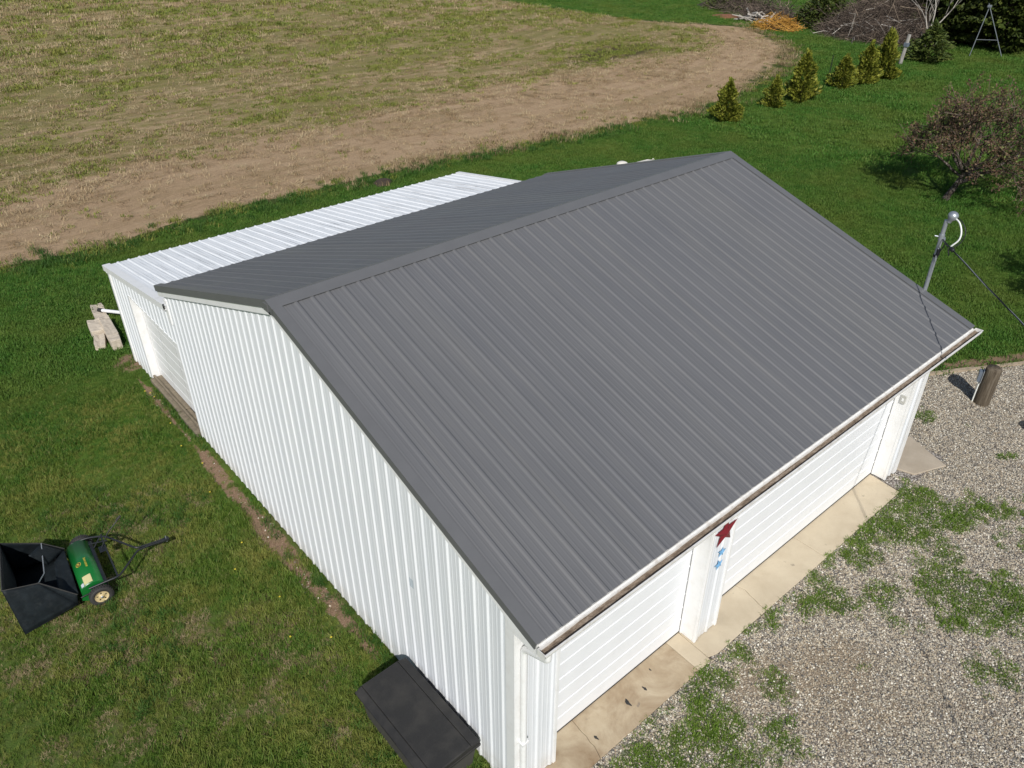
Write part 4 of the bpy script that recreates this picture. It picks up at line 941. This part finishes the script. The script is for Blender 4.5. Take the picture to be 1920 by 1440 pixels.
def bare_tree(name, label, loc, seed, limbs, trunk_pts, depth, nb, spread, up, bark, buds=0, bud_mat=None, bud_size=.05, group=None, shrink=.72):
    t = tag(empty(name, loc), label, 'tree', group); out, tips = branchy((0, 0, 0), seed, (0, 0, 1), 1, .1, depth, nb, spread, up, shrink, limbs)
    tk = MB()
    for pts, rad in trunk_pts: tk.tube(pts, rad, 8)
    tk.build('trunk', bark, t)
    lb = MB(); tw = MB()
    for pts, rad, lev in out:
        (lb if lev < 2 else tw).tube(pts, [max(k, .009) for k in rad], 6 if lev < 2 else 3, caps=False)
    lb.build('limbs', bark, t); o = tw.build('twigs', bark if not buds else M['twig_dark'], t)
    if buds:
        g_ = np.random.default_rng(seed); idx = g_.integers(0, len(tips), buds); P_ = np.array([tuple(k[0]) for k in tips])[idx]+g_.normal(size=(buds, 3))*.045; D_ = np.array([tuple(k[1]) for k in tips])[idx]+g_.normal(size=(buds, 3))*.6
        v, f = sprays(P_, D_, bud_size, .55, seed); mesh_obj('crown', np_mesh('bud_crown', v, f), bud_mat, t)
    return t
M['twig_dark'] = leafy('dark_twig', [(0, (.045, .034, .024)), (.6, (.105, .080, .056)), (1, (.19, .155, .12))], by='isl', rough=.9)
Rv = Vector((.76, -.65, 0)); Fv = Vector((.65, .76, 0))               # along the yard and away from the barn
def rv(a, b, c): return Rv*a+Fv*b+Vector((0, 0, c))
limbs = [(rv(.30, .0, .60), rv(1.35, -.1, .40), 2.1, .075, 1), (rv(.36, .0, .95), rv(.45, .35, 1), 1.35, .075, 1), (rv(.32, 0, .9), rv(-.55, -.15, .9), 1.35, .07, 1), (rv(.34, .0, .85), rv(1.0, .7, .6), 1.7, .06, 1), (rv(.33, 0, .9), rv(-.35, .95, .6), 1.4, .055, 1), (rv(.33, 0, .85), rv(.45, -1.0, .55), 1.35, .055, 1), (rv(.34, 0, .9), rv(1.1, -.55, .7), 1.9, .055, 1), (rv(.30, 0, .8), rv(-1.0, .35, .55), 1.35, .05, 1), (rv(.34, 0, .95), rv(-.6, -.8, .6), 1.2, .05, 1), (rv(.34, 0, .9), rv(1.2, .2, .8), 1.9, .05, 1)]
bare_tree('crabapple_tree', 'small spreading crabapple with reddish brown buds on the lawn', (25.04, 6.47, 0), 5, limbs, [([tuple(rv(-.05, 0, -.08)), tuple(rv(.03, 0, .15)), tuple(rv(.16, 0, .42)), tuple(rv(.36, 0, .95))], [.14, .11, .095, .07])], 4, [5, 5, 5, 5], .85, .42, M['bark'], 17000, M['bud'], .08)
bare_tree('crabapple_tree', 'crabapple casting its shade on the lawn next to the service cable', (19.3, -.5, 0), 9, [(b, d, l_*.85, r_, k) for b, d, l_, r_, k in limbs], [([tuple(rv(-.05, 0, -.08)), tuple(rv(.03, 0, .15)), tuple(rv(.16, 0, .42)), tuple(rv(.36, 0, .95))], [.14, .11, .095, .07])], 4, [5, 5, 5, 4], .85, .5, M['bark'], 9000, M['bud'], .085)
bare_tree('bare_sapling', 'bare pale grey sapling between the brush heap and the conifers', (52.4, 20.2, 0), 14, [((0, 0, .8), (-.2, .35, 1), 1.5, .05, 1), ((0, 0, 1.0), (.3, -.5, 1), 1.7, .05, 1), ((0, 0, 1.2), (0, -.1, 1), 1.8, .05, 1), ((0, 0, .9), (.2, .6, .8), 1.2, .035, 1)], [([(0, 0, -.1), (.02, .02, .6), (0, 0, 1.25)], [.09, .075, .05])], 3, [3, 3, 3], .42, .9, M['twig_pale'])

def sticks(n, cx, cy, rx, ry, H_, Lr, rr, seed, rot=0.0, lean=.5):
    """a heap of branches: short bent tapering rods over a mound"""
    g_ = np.random.default_rng(seed); m_ = MB(); c, s_ = math.cos(rot), math.sin(rot)
    for k in range(n):
        a = g_.uniform(0, 6.283); q_ = math.sqrt(g_.uniform(0, 1)); u_, w_ = q_*math.cos(a), q_*math.sin(a)
        hmax = H_*(1-q_**1.8)*(.75+.45*float(fbm(np.array(u_*2.), np.array(w_*2.), 1, 3, seed))); z = max(.03, hmax*g_.uniform(.35, 1.0))
        x, y = cx+c*u_*rx-s_*w_*ry, cy+s_*u_*rx+c*w_*ry
        L_ = g_.uniform(*Lr); az = g_.uniform(0, 6.283); el = g_.normal()*lean; d = Vector((math.cos(az)*math.cos(el), math.sin(az)*math.cos(el), math.sin(el)))
        b = Vector((x, y, z)); bend = Vector(g_.normal(size=3)*.26*L_); r_ = g_.uniform(*rr)
        p0_, p1_, p2_ = b-d*L_*.5, b+bend*.5, b+d*L_*.5
        for p_ in (p0_, p1_, p2_): p_.z = max(p_.z, .02)
        m_.tube([p0_, p1_, p2_], [r_, r_*.75, r_*.3], 3, caps=False, smooth=False)
    return m_
def heap(name, label, loc, parts, cat='brush heap'):
    h_ = tag(empty(name, loc), label, cat)
    for pname, mb, mat in parts: mb.build(pname, mat, h_)
    return h_
def mound(rx, ry, H_, seed, rot=0.0, n=16):
    vv = [(0, 0, H_)]; ff = []; c, s_ = math.cos(rot), math.sin(rot)
    for i in range(1, 7):
        for k in range(n):
            q_ = i/6; a = 2*math.pi*k/n; rr = q_*(1+.18*math.sin(3*a+seed)); x, y = rr*rx*math.cos(a), rr*ry*math.sin(a)
            vv.append((c*x-s_*y, s_*x+c*y, H_*(1-q_**2)*(.8+.4*float(fbm(np.array(x), np.array(y), 1.3, 3, seed)))-(.03 if i == 6 else 0)))
    for k in range(n): ff.append((0, 1+k, 1+(k+1) % n))
    for i in range(5):
        for k in range(n): ff.append((1+i*n+k, 1+(i+1)*n+k, 1+(i+1)*n+(k+1) % n, 1+i*n+(k+1) % n))
    return MB().add(vv, ff, True)
heap('brush_heap', 'big heap of grey-brown dead branches before the conifers', (54.2, 24.2, 0), [('heap_core', mound(2.1, 3.3, 1.9, 3), M['dark_soil']), ('branches', sticks(5200, 0, 0, 2.9, 4.4, 2.9, (.6, 2.2), (.005, .018), 3, 0, .6), M['twig']), ('pale_branches', sticks(60, -.9, -.3, 2.0, 3.6, 2.4, (1.0, 2.6), (.012, .028), 8, 0, .5), M['twig_pale'])])
heap('golden_brush', 'small heap of golden orange cut branches', (51.9, 31.0, 0), [('heap_core', mound(.9, 1.2, .45, 5), M['dark_soil']), ('branches', sticks(420, 0, 0, 1.15, 1.7, 1.0, (.6, 1.7), (.010, .024), 15, .3, .45), M['twig_gold'])])
g_ = np.random.default_rng(44); n_ = 3800
def blob_sprays(n, rx, ry, H_, size, seed):
    g_ = np.random.default_rng(seed); a = g_.uniform(0, 6.283, n); q_ = np.sqrt(g_.uniform(0, 1, n)); hm_ = H_*(1-q_**2)*(.6+.8*fbm(q_*np.cos(a)*2, q_*np.sin(a)*2, 1.2, 3, seed)); z = hm_*g_.uniform(.3, 1, n)
    C = np.stack([rx*q_*np.cos(a), ry*q_*np.sin(a), z+.05], 1); D = np.stack([np.cos(a), np.sin(a), np.full(n, .5)], 1)+g_.normal(size=(n, 3))*.6
    return sprays(C, D, size, .4, seed)
h_ = heap('green_cuttings', 'heap of green conifer cuttings between golden and grey brush', (55.6, 29.4, 0), [('heap_core', mound(1.6, 1.8, 1.2, 6), M['dark_soil']), ('branches', sticks(260, 0, 0, 2.2, 2.3, 1.9, (.8, 2.2), (.010, .026), 25), M['twig'])])
mesh_obj('sprays', np_mesh('cutting_sprays', *blob_sprays(3600, 2.3, 2.5, 2.3, .34, 4)), M['conifer'], h_)
h_ = heap('log_pile', 'pale logs and grey limbs thrown beside the golden brush', (54.9, 33.8, 0), [('heap_core', mound(1.0, 1.5, .5, 9), M['dark_soil']), ('branches', sticks(520, .3, 0, 1.7, 2.6, 1.6, (.7, 2.2), (.010, .03), 35), M['twig']), ('logs', sticks(26, -.7, -.2, 1.0, 2.2, .8, (.9, 2.4), (.05, .10), 36, 0, .25), M['twig_pale'])], 'log pile')
h_ = heap('dry_thicket', 'low dull thicket of dry brush and evergreen past the red soil', (58.6, 39.6, 0), [('heap_core', mound(1.8, 3.2, .9, 2), M['dark_soil']), ('branches', sticks(1100, 0, 0, 2.3, 4.2, 1.7, (.5, 1.6), (.008, .018), 45, -.6), M['twig'])], 'thicket')
mesh_obj('sprays', np_mesh('thicket_sprays', *blob_sprays(2600, 2.0, 3.0, 1.9, .24, 12)), M['spruce'], h_)
tag(mound(.9, 1.6, .22, 4, .2).build('soil_mound', M['red_soil']), 'low mound of reddish soil at the field corner', 'soil mound').location = (54.2, 36.9, 0)
tag(mound(.42, .30, .20, 8).build('soil_mound', M['dark_soil']), 'dark earth mound at the field edge behind the lean-to', 'soil mound').location = (11.2, 20.75, 0)
# A-frame, pale post, stake
af = tag(empty('swing_frame', (52.6, 16.5, 0)), 'grey tubular A-frame of a swing standing before the conifers', 'swing frame')
ap_ = Vector((-.30, .50, 2.80))
for nm, b in (('leg', (-.57, .72, 0)), ('leg', (.55, -.75, 0))): MB().tube([b, tuple(ap_)], .026, 8).build(nm, M['frame_grey'], af)
MB().tube([tuple(ap_), (4.3, 2.6, 2.98)], .035, 8).build('top_beam', M['frame_grey'], af)
MB().tube([(-.48, .645, .95), (.262, -.326, .95)], .014, 6).build('cross_brace', M['frame_grey'], af)
for b in ((3.5, 3.3, 0), (4.9, 1.9, 0)): MB().tube([b, (4.3, 2.6, 2.98)], .026, 8).build('leg', M['frame_grey'], af)
MB().box(-.40, -.20, .40, .60, 2.74, 2.88, .02).build('apex_bracket', M['frame_grey'], af)
pp = tag(empty('fence_post', (46.5, 18.9, 0)), 'leaning silvered wooden post with a small grey box', 'post')
MB().tube([(0, 0, -.1), (.07, -.04, .85), (.12, -.08, 1.62)], [.11, .105, .10], 8, smooth=False).build('post', M['post_pale'], pp)
MB().box(-.06, .18, -.20, .06, .95, 1.17, .02).build('box', M['box_grey'], pp)
sk = tag(empty('metal_stake', (38.6, 19.0, 0)), 'thin dark metal stake in the arborvitae row', 'stake')
MB().tube([(0, 0, -.1), (.02, 0, 1.4)], .022, 6).build('shaft', M['black_metal'], sk); MB().box(-.008, .008, -.06, .06, .05, .2).build('anchor_plate', M['black_metal'], sk)

# ---------------------------------------------------------------- ground cover (instanced, uncountable)
def blades(n, R_, hmin, hmax, w_, seed, lean=.5, lie=False):
    g_ = np.random.default_rng(seed); v = []; f = []
    for k in range(n):
        a = g_.uniform(0, 6.283); q_ = R_*math.sqrt(g_.uniform(0, 1)); b = np.array([q_*math.cos(a), q_*math.sin(a), 0 if not lie else g_.uniform(.005, .04)])
        az = g_.uniform(0, 6.283); h_ = g_.uniform(hmin, hmax); l_ = g_.uniform(.1, lean); d = np.array([math.cos(az), math.sin(az), 0]); s_ = np.array([-d[1], d[0], 0])*w_*.5
        if lie: m1 = b+d*h_*.5+np.array([0, 0, g_.uniform(0, .04)]); t_ = b+d*h_+np.array([0, 0, g_.uniform(-.0, .06)])
        else: m1 = b+d*h_*l_*.35+np.array([0, 0, h_*.6]); t_ = b+d*h_*l_+np.array([0, 0, h_*(1-.35*l_)])
        i = len(v); v += [b-s_, b+s_, m1+s_*.8, m1-s_*.8, t_]; f += [(i, i+1, i+2), (i, i+2, i+3), (i+3, i+2, i+4)]
    return np.array(v), np.array(f)
def pebble_mesh(name, seed):
    bm = bmesh.new(); bmesh.ops.create_icosphere(bm, subdivisions=1, radius=1.0); r_ = random.Random(seed)
    for v in bm.verts: v.co *= r_.uniform(.78, 1.15); v.co.z *= .62; v.co.x *= 1.2
    me = bpy.data.meshes.new(name); bm.to_mesh(me); bm.free(); return me
def scatter(name, label, cat, P_, scl, src_me, mat, tilt=.25, seed=0):
    g_ = np.random.default_rng(seed); n = len(P_)
    rot = np.stack([g_.normal(size=n)*tilt, g_.normal(size=n)*tilt, g_.uniform(0, 6.283, n)], 1)
    me = np_mesh(name, P_, np.zeros((0, 3), int), {'rot': rot, 'scl': scl}); o = mesh_obj(name, me, None)
    if not src_me.materials: src_me.materials.append(mat)
    src = bpy.data.objects.new(name+'_piece', src_me)
    ng = bpy.data.node_groups.new(name+'_scatter', 'GeometryNodeTree'); ng.interface.new_socket('Geometry', in_out='INPUT', socket_type='NodeSocketGeometry'); ng.interface.new_socket('Geometry', in_out='OUTPUT', socket_type='NodeSocketGeometry')
    N_ = ng.nodes; gi_ = N_.new('NodeGroupInput'); go = N_.new('NodeGroupOutput'); ins = N_.new('GeometryNodeInstanceOnPoints'); oi = N_.new('GeometryNodeObjectInfo'); oi.inputs['Object'].default_value = src
    try: oi.inputs['As Instance'].default_value = False
    except Exception: pass
    ar = N_.new('GeometryNodeInputNamedAttribute'); ar.data_type = 'FLOAT_VECTOR'; ar.inputs['Name'].default_value = 'rot'
    as_ = N_.new('GeometryNodeInputNamedAttribute'); as_.data_type = 'FLOAT'; as_.inputs['Name'].default_value = 'scl'
    er = N_.new('FunctionNodeEulerToRotation'); lk = ng.links.new
    lk(gi_.outputs[0], ins.inputs['Points']); lk(oi.outputs['Geometry'], ins.inputs['Instance']); lk(ar.outputs['Attribute'], er.inputs[0]); lk(er.outputs[0], ins.inputs['Rotation']); lk(as_.outputs['Attribute'], ins.inputs['Scale']); lk(ins.outputs[0], go.inputs[0])
    md = o.modifiers.new('scatter', 'NODES'); md.node_group = ng
    return tag(o, label, cat, kind='stuff')
def pts_in(x0, x1, y0, y1, dens, seed, dens_fn=None, m=.25):
    g_ = np.random.default_rng(seed); n = int((x1-x0)*(y1-y0)*dens); x = g_.uniform(x0, x1, n); y = g_.uniform(y0, y1, n); k = np.ones(n, bool)
    if dens_fn is not None: k &= g_.uniform(0, 1, n) < dens_fn(x, y)
    p_ = np.stack([x[k], y[k], np.zeros(k.sum())], 1); return p_[in_view(p_, m)]
def built(x, y):
    b = (x > -.02) & (x < 9.6) & (y > .05) & (y < 13.95)
    b |= (x > -.78) & (x < 0) & (y > .98) & (y < 2.55)
    b |= (x > .1) & (x < 9.5) & (y < .7)
    b |= (x > -.08) & (x < .34) & (y > 16.4) & (y < 17.5)
    b |= (np.abs(x+.02-(y-15.45)*.107) < .14) & (y > 14.65) & (y < 16.25)
    b |= (np.abs(x+.20) < .18) & (y > 15.58) & (y < 16.28)
    b |= (np.abs(x+.34) < .14) & (y > 14.95) & (y < 15.58)
    b |= (x > 9.4) & (y < EDGE(x)+.02)
    return b
def lawn_d(x, y):
    d = (~built(x, y))*(y < np.interp(x, EX, EY)+.4*fbm(x, y, 1.2, 3, 3))*1.0
    return d*(1-.93*sstep(.40, .62, soil_mask(x, y)+.9*(fbm(x, y, 6, 3, 50)-.5)))
def near_d(x, y):
    dm = dry_mask(x, y); return lawn_d(x, y)*(1-.55*sstep(.3, .9, dm)*sstep(.38, .6, fbm(x, y, 3.2, 4, 60)))
cl_near = np_mesh('grass_clump', *blades(22, .075, .035, .085, .007, 1, .9)); cl_mid = np_mesh('grass_clump', *blades(26, .17, .05, .11, .016, 2, .9)); cl_far = np_mesh('grass_clump', *blades(26, .34, .05, .13, .032, 3, .9))
Pn = pts_in(-9, .2, .3, 14, 330, 1, near_d); s_n = .62+.75*sstep(.3, .75, fbm(Pn[:, 0], Pn[:, 1], 1.1, 4, 70))
kk = RNG.uniform(size=len(Pn)) < .12+.75*sstep(8.5, 14, Pn[:, 1]+.25*Pn[:, 0]+3*(fbm(Pn[:, 0], Pn[:, 1], .4, 3, 77)-.5))
scatter('lawn_grass', 'pale green grass of the worn lawn beside the gable wall', 'grass', Pn[~kk], s_n[~kk], cl_near, M['grass'], .2, 1)
scatter('lush_lawn_grass', 'deep green grass of the lawn near the lean-to', 'grass', Pn[kk], s_n[kk], np_mesh('grass_clump', *blades(22, .075, .035, .085, .007, 21, .9)), M['grass_yard'], .2, 41)
Pm = np.concatenate([pts_in(-9, .6, 14, 22.5, 90, 2, lawn_d), pts_in(.6, 26, 12, 22.5, 60, 3, lawn_d), pts_in(9.4, 26, -8, 12, 60, 4, lawn_d)])
scatter('yard_grass', 'short grass of the lawn behind and beyond the barn', 'grass', Pm, .6+.6*fbm(Pm[:, 0], Pm[:, 1], .8, 3, 71), cl_mid, M['grass_yard'], .2, 2)
Pf = pts_in(26, 66, -10, 46, 16, 5, lambda x, y: lawn_d(x, y)*1.0)
Pf2 = pts_in(44, 80, 30, 70, 9, 55, lambda x, y: 1.0*((y > YTOP(x)) | (x > 51.2)))
Pf = np.concatenate([Pf, Pf2])
scatter('far_grass', 'short grass of the far lawn under the trees', 'grass', Pf, .6+.6*fbm(Pf[:, 0], Pf[:, 1], .6, 3, 72), cl_far, M['grass_yard'], .2, 3)
# dry thatch in the worn part of the lawn, taller tufts by the walls and field edge
Pd = pts_in(-9, .0, .3, 11, 150, 6, lambda x, y: (~built(x, y))*sstep(.25, .8, dry_mask(x, y))*sstep(.4, .6, fbm(x, y, 3.2, 4, 60)))
scatter('dry_thatch', 'dry brown thatch in the worn lawn', 'grass', Pd, .6+.5*fbm(Pd[:, 0], Pd[:, 1], 2, 2, 73), np_mesh('thatch', *blades(16, .09, .03, .08, .0045, 8, .5, True)), M['grass_dry'], .15, 4)
def tall_d(x, y):
    t = (x < .1)*(sstep(.58, .72, fbm(x, y, .75, 3, 33))*(y < 11)*.35+1.0*np.exp(-((x+.06)/.07)**2)*sstep(.40, .55, fbm(x, y, 1.0, 3, 35)))
    e = (y-np.interp(x, EX, EY)); t = t+.9*np.exp(-((e+.1)/.55)**2)*sstep(.36, .5, fbm(x, y, .7, 3, 36))*(x < 30)
    t = t+.5*(np.abs(y-(EDGE(x)+1.0)) < .7)*(x > 9.6)*(x < 14)
    t = t+.7*(x < .7)*np.exp(-((y-14.6)/.4)**2)*0
    return np.clip(t, 0, 1)*(~built(x, y))
Pt = np.concatenate([pts_in(-7, .1, .3, 14, 110, 7, tall_d), pts_in(-9, 30, 18, 23, 22, 8, tall_d), pts_in(9.5, 15, -2, 5, 60, 9, tall_d)])
scatter('grass_tufts', 'taller lush grass tufts by wall and field edge', 'grass', Pt, (.7+.8*fbm(Pt[:, 0], Pt[:, 1], 1.5, 3, 74))*np.where(Pt[:, 1] > 17, 1.35, .8), np_mesh('tuft', *blades(26, .10, .07, .16, .009, 4, 1.1)), M['grass_lush'], .15, 5)
De = pts_in(8, 52, 18.5, 36, 14, 10, lambda x, y: np.clip(np.exp(-((y-np.interp(x, EX, EY)-.5)/.7)**2)*sstep(.35, .55, fbm(x, y, .6, 3, 37)), 0, 1)*(x > 10))
scatter('dry_edge_grass', 'tall dry grass along the field edge', 'grass', De, 1.0+1.0*fbm(De[:, 0], De[:, 1], 1.5, 3, 75), np_mesh('dry_tuft', *blades(18, .16, .06, .17, .012, 5, 1.0)), M['grass_dry'], .2, 6)
Er = pts_in(-9, 50, 19, 34, 26, 44, lambda x, y: np.exp(-((y-np.interp(x, EX, EY)-.35)/.55)**2)*sstep(.40, .58, fbm(x, y, 1.3, 4, 38)))
scatter('edge_weeds', 'ragged green weeds creeping into the field edge', 'weeds', Er, .8+.7*fbm(Er[:, 0], Er[:, 1], 1.5, 3, 78), np_mesh('edge_weed', *blades(22, .18, .05, .16, .014, 25, 1.0)), M['field_weed'], .2, 45)
# field stubble and regrowth
def on_field(x, y): return (y > np.interp(x, EX, EY)+.25) & (y < YTOP(x)-.3) & (x < 51)
def straw_d(x, y): return on_field(x, y)*(.35+.65*sstep(.40, .6, fbm(x*.6, y, .8, 4, 80)))*(1-.4*sstep(.35, .7, field_green(x, y)))*(1-.8*sstep(.3, .8, field_dark(x, y)))
def rows(x, y):
    z = sstep(18, 24, x)*sstep(34, 40, y)*(1-sstep(42, 46, x))
    t = np.sin(2*np.pi*(x+.02*y+.25*fbm(x, y, .3, 2, 7))/.95)
    return 1-z*(1-(t > -.1))
straw_d0 = straw_d
def straw_d(x, y): return straw_d0(x, y)*rows(x, y)*(.35+.65*sstep(3, 9, y-np.interp(x, EX, EY)))
Ps = np.concatenate([pts_in(-12, 52, 19, 34, 22, 11, straw_d, .12), pts_in(-12, 60, 34, 60, 9, 12, straw_d, .12), pts_in(-12, 70, 60, 100, 4, 13, straw_d, .12)])
sc_ = (.8+.6*RNG.uniform(size=len(Ps)))*np.clip(Ps[:, 1]/34, 1, 2.2)
scatter('field_stubble', 'tan straw stubble lying over the field', 'stubble', Ps, sc_, np_mesh('straw', np.concatenate([blades(9, .16, .12, .30, .014, 6, .5, True)[0], blades(5, .16, .07, .16, .014, 16, .6)[0]]), np.concatenate([blades(9, .16, .12, .30, .014, 6, .5, True)[1], blades(5, .16, .07, .16, .014, 16, .6)[1]+45])), M['straw'], .12, 7)
def fweed_d(x, y): return on_field(x, y)*(np.clip(field_green(x, y)*1.3*sstep(.42, .62, fbm(x*.7, y, .9, 5, 81)), 0, 1)+.05*sstep(.6, .7, fbm(x, y, .5, 3, 82)))
Pw = np.concatenate([pts_in(-12, 52, 19, 36, 20, 14, fweed_d, .12), pts_in(-12, 60, 36, 60, 9, 15, fweed_d, .12), pts_in(-12, 70, 60, 100, 4, 16, fweed_d, .12)])
scatter('field_regrowth', 'low green regrowth between the stubble', 'weeds', Pw, (.7+.6*RNG.uniform(size=len(Pw)))*np.clip(Pw[:, 1]/34, 1, 2.2), np_mesh('field_weed', *blades(22, .22, .04, .13, .026, 7, .9)), M['field_weed'], .2, 8)
# drive: pebbles and weeds
def peb_d(x, y):
    ok = ((x < 9.5) & (y < .03)) | ((x >= 9.3) & (y < EDGE(x)-.02) & ~((x < 10.62) & (y > -.02) & (y < 1.0) & (x > 9.4)))
    return ok*(1-.55*sstep(.4, .9, gsoil_mask(x, y)+.5*(fbm(x, y, 4, 3, 93)-.5)))*(1-.6*sstep(.45, .9, weed_mask(x, y)))
Pp = np.concatenate([pts_in(.6, 18, -6, 3, 1700, 17+k, peb_d, .08) for k in range(3)])
for k in range(2):
    Q = Pp[k::2]; Q[:, 2] = .010+.006*RNG.uniform(size=len(Q))
    scatter('pebbles', 'loose pale pebbles covering the drive' if k == 0 else 'loose mixed pebbles covering the drive', 'gravel', Q, .0062+.0105*RNG.uniform(size=len(Q))**2.5, pebble_mesh('pebble', 3+k), M['pebble'], .4, 20+k)
def weed_d(x, y): return peb_d(x, y).astype(bool)*sstep(.36, .66, weed_mask(x, y)+1.0*(fbm(x, y, 5, 4, 90)-.5))
Pg = pts_in(.3, 16, -6, 2.5, 200, 30, weed_d, .12)
scatter('drive_weeds', 'green weeds and grass growing through the gravel', 'weeds', Pg, .55+.7*fbm(Pg[:, 0], Pg[:, 1], 2, 3, 91), np_mesh('drive_weed', *blades(24, .080, .025, .080, .009, 9, 1.2)), M['weed'], .2, 31)
# stones in the dirt strip by the wall
Pq = pts_in(-.6, 0, 3, 13, 130, 33, lambda x, y: (soil_mask(x, y) > .45)*sstep(.45, .6, fbm(x, y, 1.5, 3, 92)))
Pq[:, 2] = .008
scatter('wall_stones', 'small pale stones in the bare strip by the gable wall', 'gravel', Pq, .007+.012*RNG.uniform(size=len(Pq))**2, pebble_mesh('stone', 9), M['pebble'], .4, 34)
# dandelions
dm_ = MB().lathe([(0, .010), (.010, .008), (.016, .004), (.017, 0), (.0, -.004)], 10).mesh('flower'); dst = MB().tube([(0, 0, -.075), (0, 0, -.002)], .002, 4).mesh('stem')
for (x, y) in [(-.32, 9.1), (-.55, 8.2), (-.42, 9.9), (-.3, 10.8), (-.22, 12.2), (-.28, 12.35), (-.2, 12.0), (-.66, 6.6), (-.72, 5.1), (-.5, 3.9), (-.95, 4.3), (-1.0, 6.1)]:
    t = tag(empty('dandelion', (x, y, .075)), 'yellow dandelion flower in the grass along the gable wall', 'dandelion', 'dandelions along the gable wall')
    mesh_obj('flower', dm_, M['dandelion'], t); mesh_obj('stem', dst, M['grass_lush'], t)
